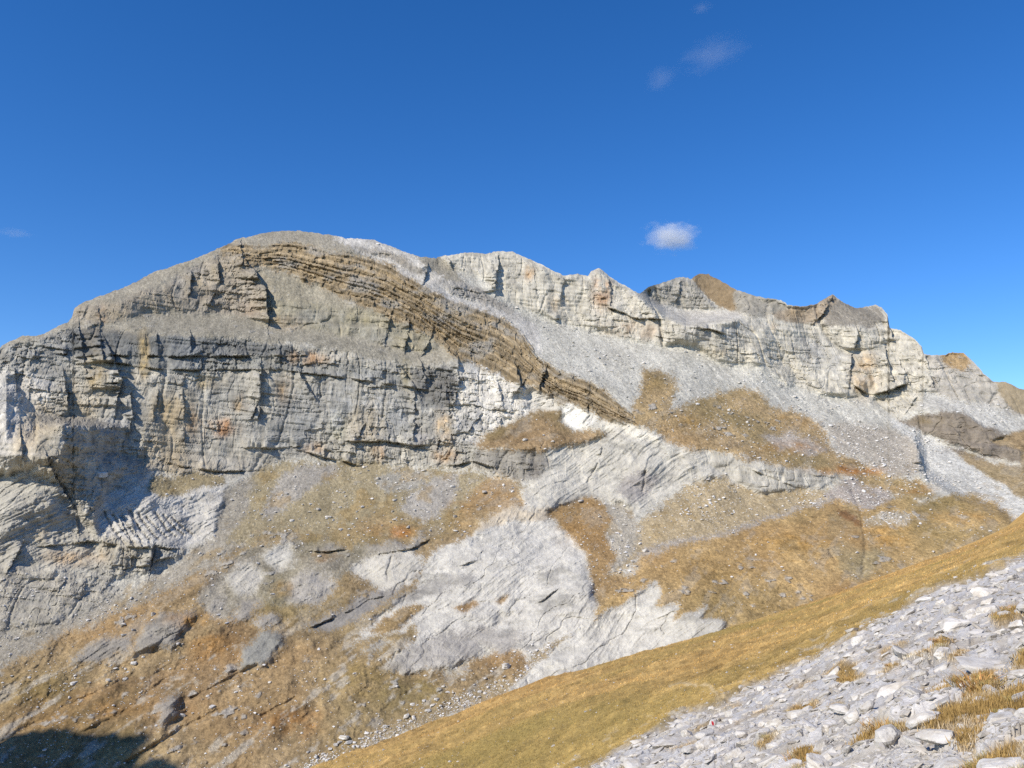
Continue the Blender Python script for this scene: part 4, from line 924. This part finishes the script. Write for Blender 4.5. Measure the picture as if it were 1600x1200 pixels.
STONY = {'scree_fan': .10, 'scree': .05, 'gully_scree': .10, 'scree_gully': .5, 'scree_strip': .14, 'spur_scree': .3, 'pale_bench': .12, 'broken_rock': .06, 'lower_grass': .035, 'upper_grass': .05, 'triangle_grass': .04, 'spur_grass': .008, 'hump_grass': .015, 'far_scree': .05, 'scree_ribbon': .03}
pr = np.array([STONY.get(p, 0.0) for p in PARTS])[PART] * (0.4 + 1.2 * sstep(-0.1, 0.4, fbm(BXw / 30, BYw / 40, BZw / 30, 3)))
pick = np.argwhere((RNG.random(PART.shape) < pr * 0.65))
print('stones', len(pick))
for r, c in pick:
    if 0 < r < NR - 1:
        p = MP[r, c]; pts.append((p, (RNG.pareto(2.4) * 0.8 + 1.1) * p[1] / F * 1.35))
pts = [(p, min(s, 6.0 * p[1] / F)) for p, s in pts]
ROCK_STONE = rock_material('sunlit_limestone_chips', (238, 235, 228), (186, 180, 168), 0.3, 0.05)
stone_mass('stones', pts, ROCK_STONE, 'countless small pale stones strewn over the scree and grass of the mountain')

# the field of pale rocks in front
placed = []
def near_rock(px, py, w, hgt=None, label=None, group=None, variant=None, sink=-0.06):
    p, n, rk = on_hill(px, py)
    size = w * np.hypot(p[1], 0) / F
    n = n * 0.75 + np.array([0, 0, 0.25]); n /= np.linalg.norm(n)
    me = NEAR_ROCKS[rr.randrange(len(NEAR_ROCKS)) if variant is None else variant]
    o = place('rock', me, p, n, size, sink * size, rr.uniform(0, 6.28), (1, rr.uniform(0.65, 1.0), rr.uniform(0.8, 1.3)), rr.uniform(-0.35, 0.35))
    tag(o, label, 'rock', group)
    placed.append((px, py, w))
    return o
HERO = [(1545, 1030, 92, 'broad smooth grey slab right of the upper tussocks in the rock field'), (1398, 1076, 78, 'large whitish sloping slab in the middle of the rock field'),
        (1416, 1200, 150, 'widest pale slab cut by the bottom edge of the picture'), (1555, 1172, 62, 'squarish pale block at lower right between grass patches'),
        (1353, 1038, 42, 'rounded grey rock right of the orange grass patch'), (1466, 1046, 46, 'pale rock above the green-brown grass patches'),
        (1434, 994, 48, 'flat grey slab near the upper rim of the rock field'), (1516, 1004, 38, 'ribbed pale rock left above the broad smooth slab'),
        (1272, 1144, 44, 'tall whitish rock left of the bottom tussock patch'), (1560, 1076, 48, 'slanting pale rock between two right-hand tussocks'),
        (1574, 1124, 42, 'thin flat rock lying in grass near the right edge'), (1529, 1102, 38, 'pointed pale rock inside the long grass patch'),
        (1298, 1050, 42, 'low pale slab just above the orange grass patch'), (1590, 1004, 46, 'grey slab cut by the right edge of the picture')]
for x, y, w, lab in HERO:
    near_rock(x, y, w * 1.05, label=lab, variant=rr.choice([0, 3, 4, 7, 8, 11, 12]), sink=0.03 if w < 100 else 0.10)
LAB = [('grey-white limestone rock along the upper rim of the rock field', 'rocks at the rim of the rock field'), ('grey-white limestone rock packed in the middle of the rock field', 'rocks in the middle of the rock field'), ('large-grained pale limestone rock at the bottom of the rock field', 'rocks at the bottom of the rock field')]
tries = 0; cnt = 0
while cnt < 280 and tries < 14000:
    tries += 1
    x = rr.uniform(880, 1640); y = rr.uniform(880, 1215)
    e = float(np.interp(x, bpx, bed))
    if y < e + 2 or y > 1210: continue
    p, n, rk = on_hill(x, y)
    if rk < 0.5 and rr.random() < 0.9: continue
    w = (rr.paretovariate(1.6) * 0.27) * F / p[1]
    w = min(max(w, 13), 86)
    if w < 17 and rr.random() < 0.5: continue
    if any((x - a) ** 2 + ((y - b) * 1.7) ** 2 < (0.33 * (w + c)) ** 2 for a, b, c in placed): continue
    band = 0 if y < e + 45 else (1 if y < 1120 else 2)
    o = near_rock(x, y, w, label=LAB[band][0], group=LAB[band][1]); cnt += 1
    REG.append((o, x, y, 'small pale' if w < 22 else 'pale' if w < 40 else 'large pale', 'rock', 'near'))
print('near rocks', cnt, tries)

def rubble_mass(name, n, lo, hi, label):
    """mid-sized rocks between the individual ones, joined because nobody could count them"""
    Vs, Fs, k = [], [], 0
    tmpl = []
    for i in range(6):
        me = rock_mesh('t', 700 + i, flat=[0.4, 0.55, 0.3][i % 3], planes=8, sub=1, rough=0.05, mat=ROCK_NEAR)
        v = np.zeros(len(me.vertices) * 3); me.vertices.foreach_get('co', v)
        tmpl.append((v.reshape(-1, 3), np.array([list(p.vertices) for p in me.polygons]))); bpy.data.meshes.remove(me)
    made = 0
    while made < n:
        x = rr.uniform(860, 1740); y = rr.uniform(820, 1300)
        e = float(np.interp(x, bpx, bed))
        if y < e - 3: continue
        p, nn, rk = on_hill(x, y)
        if rk < 0.5 and rr.random() < 0.9: continue
        w = min(lo * rr.paretovariate(1.8), hi) * p[1] / F
        v, f = tmpl[rr.randrange(6)]
        nn = nn * 0.7 + np.array([0, 0, 0.3]); nn /= np.linalg.norm(nn)
        q = Vector((0, 0, 1)).rotation_difference(Vector(nn)) @ Quaternion((0, 0, 1), rr.uniform(0, 6.28)) @ Quaternion((1, 0, 0), rr.uniform(-0.4, 0.4))
        M = np.array(q.to_matrix())
        Vs.append((v * np.array([1, rr.uniform(0.6, 1), rr.uniform(0.8, 1.3)]) * w) @ M.T + p + nn * 0.03 * w)
        Fs.append(f + k); k += len(v); made += 1
    o = mesh_obj(name, np.concatenate(Vs), np.concatenate(Fs), rock_material('limestone_rubble', (240, 234, 224), (170, 160, 145), 1.1, 0.012), None, None, smooth=False)
    tag(o, label, kind='stuff')
rubble_mass('rubble', 4000, 6.5, 24.0, 'uncounted pale rubble lying between the larger rocks of the near rock field')
pts = []
while len(pts) < 9000:
    x = rr.uniform(700, 1660); y = rr.uniform(870, 1330)
    e = float(np.interp(x, bpx, bed))
    if y < e - 16: continue
    if y < e and rr.random() > math.exp((y - e) / 5): continue
    p, n, rk = on_hill(x, y)
    if rk < 0.4 and y > e and rr.random() < 0.93: continue
    w = min(rr.paretovariate(1.9) * 1.8, 9)
    pts.append((p, max(w * p[1] / F, 0.03)))
for _ in range(420):
    x = rr.uniform(520, 1620); e = float(np.interp(x, bpx, bed)); c_ = float(np.interp(x, bpx, bcr)); y = c_ + (min(e, 1205) - c_) * rr.random() ** 0.8
    if y < c_ + 3: continue
    p, n, rk = on_hill(x, y)
    pts.append((p, min(1.3 * rr.paretovariate(2.2), 5) * p[1] / F))
stone_mass('pebbles', pts, ROCK_NEAR, 'countless small pale stones filling the gaps of the near rock field', 0.1)

# single stones on the near grass
for x, y, w, lab in [(914, 1116, 8, 'white stone alone in the middle of the near grass slope'), (715, 1190, 7, 'small grey stone near the bottom left of the near grass slope'), (863, 1162, 9, 'tan stone low on the near grass slope'),
                     (1040, 1121, 6, 'upper of two pale stones on grass by the rock field rim'), (994, 1126, 5, 'tiny pale stone left of the two stones near the rim'), (1143, 1012, 7, 'pale stone high on the near grass slope'), (1185, 1022, 6, 'buff stone on grass below the crest'), (1100, 1102, 4, 'tiny white stone beside the trail end')]:
    near_rock(x, y, w, label=lab, sink=0.0)

# ------------------------------------------------------------------ trail stone with its painted mark
from mathutils.bvhtree import BVHTree
mk = near_rock(1114, 1130, 22, label='whitish stone with a red painted trail mark at the rim of the rock field', variant=2, sink=-0.16)
mk.name = 'marked_stone'; mk.scale.z *= 1.5
bpy.context.view_layer.update()
bv = BVHTree.FromPolygons([mk.matrix_world @ vv.co for vv in mk.data.vertices], [list(p.vertices) for p in mk.data.polygons])
def flat_mat(name, rgb, rough=0.7):
    m = bpy.data.materials.new(name); m.use_nodes = True
    nt = m.node_tree; b = nt.nodes['Principled BSDF']; b.inputs['Roughness'].default_value = rough
    n = nt.nodes.new('ShaderNodeTexNoise'); n.inputs['Scale'].default_value = 30; n.inputs['Detail'].default_value = 4
    r = nt.nodes.new('ShaderNodeValToRGB'); r.color_ramp.elements[0].color = (*(lin(rgb) * 0.75), 1); r.color_ramp.elements[1].color = (*lin(rgb), 1)
    nt.links.new(n.outputs['Fac'], r.inputs['Fac']); nt.links.new(r.outputs[0], b.inputs['Base Color'])
    return m
def paint_patch(name, cxp, cyp, hw, hh, lean, rgb, lift):
    V, Fc, ok, nu, nv = [], [], [], 5, 9
    for j in range(nv):
        for i in range(nu):
            t = j / (nv - 1) * 2 - 1; q = (i / (nu - 1) * 2 - 1) * math.sqrt(max(0.05, 1 - t * t * 0.8))
            u, tt = ray(np.float64(cxp + q * hw + t * lean), np.float64(cyp + t * hh))
            d = Vector((u, 1, tt)).normalized()
            hit = bv.ray_cast(Vector((0, 0, 0)), d)
            ok.append(hit[0] is not None)
            V.append(np.array(hit[0] if hit[0] is not None else d) - np.array(d) * lift)
    for j in range(nv - 1):
        for i in range(nu - 1):
            a = j * nu + i
            if ok[a] and ok[a + 1] and ok[a + nu] and ok[a + nu + 1]:
                Fc.append((a, a + 1, a + nu + 1, a + nu))
    if not Fc: return None
    Mi = np.array(mk.matrix_world.inverted())
    V = np.array(V); V = V @ Mi[:3, :3].T + Mi[:3, 3]
    o = mesh_obj(name, V, np.array(Fc), flat_mat(name, rgb), mk)
    o['label'] = 'red painted stroke' if rgb[1] < 100 else 'white painted ground of the mark'
    return o
mc = mk.matrix_world @ Vector((0, 0, 0.04))
cw = np.array([0.0, CP, SP]); cu = np.array([0.0, -SP, CP])
fz = float(np.dot(mc, cw)); mpx = W / 2 + F * mc.x / fz; mpy = H / 2 - F * float(np.dot(mc, cu)) / fz
paint_patch('paint_mark', mpx, mpy, 1.8, 4.2, 1.0, (205, 30, 50), 0.008)
paint_patch('paint_ground', mpx, mpy, 4.4, 5.2, 0.8, (238, 236, 230), 0.004)

# ------------------------------------------------------------------ grass
MATS['blade'] = ground_mat('dry_grass_blades', 4.0, 0.2, 0.0, 5.0)
def blades(n, r, hmin, hmax, wid, cols, seed, lean=0.5):
    g_ = np.random.default_rng(seed); V, Fc, C = [], [], []
    for i in range(n):
        a = g_.uniform(0, 6.28); q = r * math.sqrt(g_.random()) ; b = np.array([q * math.cos(a), q * math.sin(a), -0.02])
        hh = g_.uniform(hmin, hmax); ld = a + g_.normal(0, 0.7); ln = lean * g_.uniform(0.3, 1.2) * hh
        m = b + np.array([math.cos(ld) * ln * 0.3, math.sin(ld) * ln * 0.3, hh * 0.6]); t = b + np.array([math.cos(ld) * ln, math.sin(ld) * ln, hh])
        sd_ = np.array([-math.sin(ld + g_.normal(0, .8)), math.cos(ld), 0]) * wid * 0.5
        k = len(V); V += [b - sd_, b + sd_, m + sd_ * 0.8, m - sd_ * 0.8, t]
        Fc += [(k, k + 1, k + 2), (k, k + 2, k + 3), (k + 3, k + 2, k + 4)]
        c = lin(cols[g_.integers(len(cols))]) * g_.uniform(0.95, 1.55); C += [c * 0.85, c * 0.85, c, c, c * 1.1]
    return np.array(V), np.array(Fc), np.array(C)
TCOL = [[(196, 156, 92), (206, 170, 110), (180, 140, 84), (190, 172, 110)], [(190, 172, 112), (176, 164, 98), (206, 186, 134), (156, 148, 88)], [(190, 146, 88), (182, 132, 80), (200, 164, 104), (166, 148, 90)]]
TUSS = []
for i in range(9):
    V, Fc, C = blades(220, 0.18, 0.05, 0.15, 0.006, TCOL[i % 3], 40 + i, 1.1)
    ob = mesh_obj('grass_tussock', V, Fc, MATS['blade'], None, C, smooth=False)
    TUSS.append(ob.data); bpy.data.objects.remove(ob)
HEROT = [(1538, 1076, 2, 2.0, 'big orange tussock on the patch between slabs at right'), (1325, 1052, 0, 1.5, 'orange-brown tussock beside the rounded grey rock'), (1262, 1186, 2, 1.5, 'reddish tussock near the bottom edge, left of the wide slab'),
         (1385, 1142, 0, 1.4, 'straw tussock above the wide bottom slab'), (1470, 1012, 2, 1.2, 'rust tussock near the upper right rim of the rock field'), (1580, 955, 2, 1.2, 'rust tussock high by the right edge')]
def tussock(x, y, var, k, lab, grp=None):
    p, n, rk = on_hill(x, y)
    o = bpy.data.objects.new('grass_tussock', TUSS[var]); o.location = p; o.rotation_euler = (0, 0, rr.uniform(0, 6.28)); o.scale = (k, k, k * rr.uniform(0.35, 0.6))
    col.objects.link(o); tag(o, lab, 'grass tussock', grp)
    if grp: REG.append((o, x, y, lab.split()[0], 'tussock', 'near'))
for x, y, v_, k_, lab in HEROT:
    for dx in (0,):
        tussock(x, y, v_, k_, lab)
nt_ = 0
while nt_ < 70:
    poly = GRASS_PATCH[rr.randrange(len(GRASS_PATCH))]
    xs = [a for a, b in poly]; ys = [b for a, b in poly]
    x = rr.uniform(min(xs), min(max(xs), 1640)); y = rr.uniform(min(ys), min(max(ys), 1230))
    if not pip(np.array([x]), np.array([y]), poly)[0]: continue
    v_ = rr.randrange(9)
    tussock(x, y, v_, rr.uniform(0.4, 0.75), ['orange-brown grass tussock growing in a pocket of the rock field', 'straw-coloured grass tussock growing in a pocket of the rock field', 'rust-coloured grass tussock growing in a pocket of the rock field'][v_ % 3], ['orange-brown tussocks', 'straw-coloured tussocks', 'rust-coloured tussocks'][v_ % 3])
    nt_ += 1
# short turf: one mass over the near slope and in the pockets
gr, gcn = np.where((1 - rocky) > 0.5)
keep = (pface[gr, gcn] < 0.5) & (BPY[gr, gcn] < 1215) & (BPX[gr, gcn] < 1640)
gr, gcn = gr[keep], gcn[keep]
inp = patch[gr, gcn] > 0.4
pw = np.where(inp, 6.0, 1.0) * np.where(BPY[gr, gcn] < 870, 0.6, 1.0); pw /= pw.sum()
sel = RNG.choice(len(gr), 70000, p=pw)
gr, gcn = gr[sel], gcn[sel]
base = HB[gr, gcn] + RNG.normal(0, 0.04, (len(sel), 3)) * [1, 1, 0]
dd = base[:, 1]
hh = np.clip(RNG.uniform(0.9, 2.6, len(sel)) * dd / F * 1.1, 0.05, 0.30); ww = np.clip(0.9 * dd / F, 0.012, 0.14)
an = RNG.uniform(0, 6.28, len(sel))
V = np.zeros((len(sel), 3, 3))
ex = np.stack([np.cos(an), np.sin(an), an * 0], -1) * ww[:, None] * 0.5
V[:, 0] = base - ex - [0, 0, 0.02]; V[:, 1] = base + ex - [0, 0, 0.02]
V[:, 2] = base + np.stack([RNG.normal(0, 0.35, len(sel)) * hh, RNG.normal(0, 0.35, len(sel)) * hh, hh], -1)
hh = np.where(inp[sel], np.clip(hh, 0.03, 0.07), hh)
V[:, 2, 2] = base[:, 2] + hh
C = np.repeat((HA[gr, gcn] * RNG.uniform(0.8, 1.5, (len(sel), 1)) * np.where(inp[sel], 1.25, 1.0)[:, None])[:, None, :], 3, 1)
o = mesh_obj('grass', V.reshape(-1, 3), np.arange(len(sel) * 3).reshape(-1, 3), MATS['blade'], None, C.reshape(-1, 3), smooth=False)
tag(o, 'short dry ochre turf over the near hillside', kind='stuff')

# ------------------------------------------------------------------ side ridge out of frame whose shadow falls across the lower left slope
SH = [(-230, 1240), (-120, 1195), (-40, 1168), (0, 1158), (40, 1145), (75, 1137), (110, 1138), (135, 1148), (165, 1146), (200, 1148), (238, 1148), (222, 1172), (213, 1200), (228, 1196), (250, 1186), (272, 1187), (290, 1215), (300, 1260)]
DS = 620.0
SH = [(float(a) + rr.gauss(0, 2.0), float(b) + rr.gauss(0, 2.5)) for a, b in zip(np.interp(np.linspace(0, 1, 110), np.linspace(0, 1, len(SH)), [q[0] for q in SH]), np.interp(np.linspace(0, 1, 110), np.linspace(0, 1, len(SH)), [q[1] for q in SH]))]
Q = np.array([on_mountain(a, b) + to_sun * DS for a, b in SH])
hd = np.array([to_sun[0], to_sun[1], 0]); hd /= np.linalg.norm(hd)
rows = []
for dist, drop in [(0, 0), (12, 14), (40, 60), (90, 140), (170, 260), (300, 420)]:
    for sgn in ((1,) if dist == 0 else (1, -1)):
        q = Q + hd * dist * sgn; q[:, 2] -= drop
        q[:, 2] += 3 * fbm(q[:, 0] / 20, q[:, 1] / 20, q[:, 2] / 20, 3) * (dist > 0)
        rows.append((dist * sgn, q))
rows.sort(key=lambda r: r[0])
RV = np.array([q for _, q in rows]); a_, b_ = RV.shape[:2]
rid = np.arange(a_ * b_).reshape(a_, b_)
RF = np.stack([rid[:-1, :-1], rid[1:, :-1], rid[1:, 1:], rid[:-1, 1:]], -1).reshape(-1, 4)
o = mesh_obj('side_ridge', RV.reshape(-1, 3), RF, MATS['grass'], None, np.tile(lin((140, 112, 70)), (a_ * b_, 1)))
tag(o, 'neighbouring ridge to the left whose shadow falls on the lower slope', kind='structure')

# ------------------------------------------------------------------ clouds
def cloud(px, py, wpx, hpx, dens, dist, label, seed, rot=0.0, thr=0.42):
    u, t = ray(np.float64(px), np.float64(py))
    c = Vector((u * dist, dist, t * dist)); k = dist / F
    bm = bmesh.new(); bmesh.ops.create_icosphere(bm, subdivisions=4, radius=1.0)
    for vv in bm.verts:
        nse = float(fbm(np.array([vv.co.x * 1.6 + seed]), np.array([vv.co.y * 1.6]), np.array([vv.co.z * 1.6]), 3)[0])
        vv.co *= 1 + 0.25 * nse
    me = bpy.data.meshes.new('cloud'); bm.to_mesh(me); bm.free()
    m = bpy.data.materials.new('cloud_vapour'); m.use_nodes = True
    nt = m.node_tree; N = nt.nodes; L = nt.links; N.clear()
    out = N.new('ShaderNodeOutputMaterial'); pv = N.new('ShaderNodeVolumePrincipled')
    pv.inputs['Color'].default_value = (0.99, 0.995, 1, 1); pv.inputs['Anisotropy'].default_value = 0.0
    tc = N.new('ShaderNodeTexCoord'); ns = N.new('ShaderNodeTexNoise'); ns.noise_dimensions = '4D'; ns.inputs['W'].default_value = seed
    ns.inputs['Scale'].default_value = 1.9; ns.inputs['Detail'].default_value = 8; ns.inputs['Roughness'].default_value = 0.70
    L.new(tc.outputs['Object'], ns.inputs['Vector'])
    ln = N.new('ShaderNodeVectorMath'); ln.operation = 'LENGTH'; L.new(tc.outputs['Object'], ln.inputs[0])
    fo = N.new('ShaderNodeMapRange'); fo.inputs['From Min'].default_value = 0.15; fo.inputs['From Max'].default_value = 1.0; fo.inputs['To Min'].default_value = 0.20; fo.inputs['To Max'].default_value = -0.20
    L.new(ln.outputs['Value'], fo.inputs['Value'])
    ad = N.new('ShaderNodeMath'); ad.operation = 'ADD'; L.new(ns.outputs['Fac'], ad.inputs[0]); L.new(fo.outputs[0], ad.inputs[1])
    mr = N.new('ShaderNodeMapRange'); mr.inputs['From Min'].default_value = thr; mr.inputs['From Max'].default_value = thr + 0.32; mr.inputs['To Max'].default_value = dens
    L.new(ad.outputs[0], mr.inputs['Value']); L.new(mr.outputs[0], pv.inputs['Density'])
    L.new(pv.outputs[0], out.inputs['Volume'])
    me.materials.append(m)
    o = bpy.data.objects.new('cloud', me); o.location = c
    o.scale = (wpx * k / 2, wpx * k / 2.4, hpx * k / 2); o.rotation_euler = (0, rot, 0)
    col.objects.link(o); tag(o, label, 'cloud')
cloud(1050, 371, 112, 64, 0.013, 5000, 'small white cloud hanging above the right-hand skyline', 3.1)
cloud(1115, 84, 150, 56, 0.0007, 5000, 'thin wispy cloud high in the sky, right of centre', 7.7, -0.25)
cloud(1034, 122, 76, 56, 0.0008, 5000, 'faint slanting wisp of cloud below the high wispy one', 12.4, -0.5)
cloud(1098, 12, 48, 18, 0.0020, 5000, 'faint cloud shred at the top edge of the sky', 19.2, -0.1)
cloud(22, 364, 80, 14, 0.0022, 5000, 'faint flat cloud streak at the left edge of the sky', 23.9, 0.0)

# ------------------------------------------------------------------ which one is which: count outward from what stands out
NEAR_LM = [(1545, 1030, 'the broad smooth grey slab'), (1398, 1076, 'the large sloping slab'), (1416, 1195, 'the wide slab at the bottom edge'), (1555, 1172, 'the squarish block at lower right'), (1353, 1038, 'the rounded grey rock'),
           (1434, 994, 'the flat slab near the rim'), (1272, 1144, 'the tall whitish rock'), (1538, 1076, 'the big orange tussock'), (1114, 1130, 'the red-marked stone'), (1150, 1104, 'the end of the trail'), (940, 1192, 'the lower left tip of the rock field'),
           (1262, 1186, 'the reddish bottom tussock'), (1325, 1052, 'the orange-brown tussock'), (1385, 1142, 'the straw tussock above the bottom slab'), (1470, 1012, 'the upper rust tussock'), (1580, 955, 'the highest rust tussock'), (1590, 1004, 'the slab at the right edge'),
           (1574, 1124, 'the thin flat rock in grass'), (1590, 900, 'the upper right tip of the rock field'), (1020, 1165, 'the rim where the field narrows'), (1190, 1150, 'the sparse grass strip'), (1230, 1062, 'the bend of the rim'), (1500, 925, 'the rim below the grass crest')]
FAR_LM = [(755, 769, 'the lone boulder on the grass strip'), (617, 811, 'the white double boulder'), (791, 1042, 'the big boulder heading the gully'), (537, 1153, 'the gully rock cluster'), (515, 715, 'the overhang under the long cliff'), (230, 1000, 'the two grey slabs at lower left'),
          (902, 650, 'the white crag'), (905, 810, 'the triangular grass patch'), (1030, 600, 'the grass tongue in the scree'), (512, 858, 'the small dark outcrop'), (262, 1110, 'the small grey slab low in the grass'), (120, 1145, 'the corner shadow'), (1390, 808, 'the stony hollow on the spur'),
          (930, 930, 'the corner of the white slab'), (660, 1100, 'the bend of the stony gully'), (430, 870, 'the pale patch above the brown grass'), (1008, 861, 'the foot of the tan fan'), (1090, 545, 'the foot of the right wall'), (900, 520, 'the top of the light scree'), (60, 980, 'the diagonal scree strip'), (1430, 715, 'the dark notch beside the right gully')]
ORD = ['nearest', 'second', 'third', 'fourth', 'fifth', 'sixth', 'seventh', 'eighth', 'ninth', 'tenth', 'eleventh', 'twelfth', 'thirteenth', 'fourteenth', 'fifteenth', 'sixteenth']
bucket = {}
for o, x, y, adj, noun, wh in REG:
    lm = min(NEAR_LM if wh == 'near' else FAR_LM, key=lambda q: (q[0] - x) ** 2 + ((q[1] - y) * 1.4) ** 2)
    dx, dy = x - lm[0], (y - lm[1]) * 1.4
    side = ('right of' if dx > 0 else 'left of') if abs(dx) > abs(dy) else ('below' if dy > 0 else 'above')
    bucket.setdefault((noun, side, lm[2]), []).append((dx * dx + dy * dy, o.name, adj, o))
for (noun, side, lm), items in bucket.items():
    items.sort(key=lambda q: q[0])
    for i, (_, _, adj, o) in enumerate(items):
        if i < len(ORD):
            o['label'] = f'{adj} {noun}, {ORD[i]} {side} {lm}'
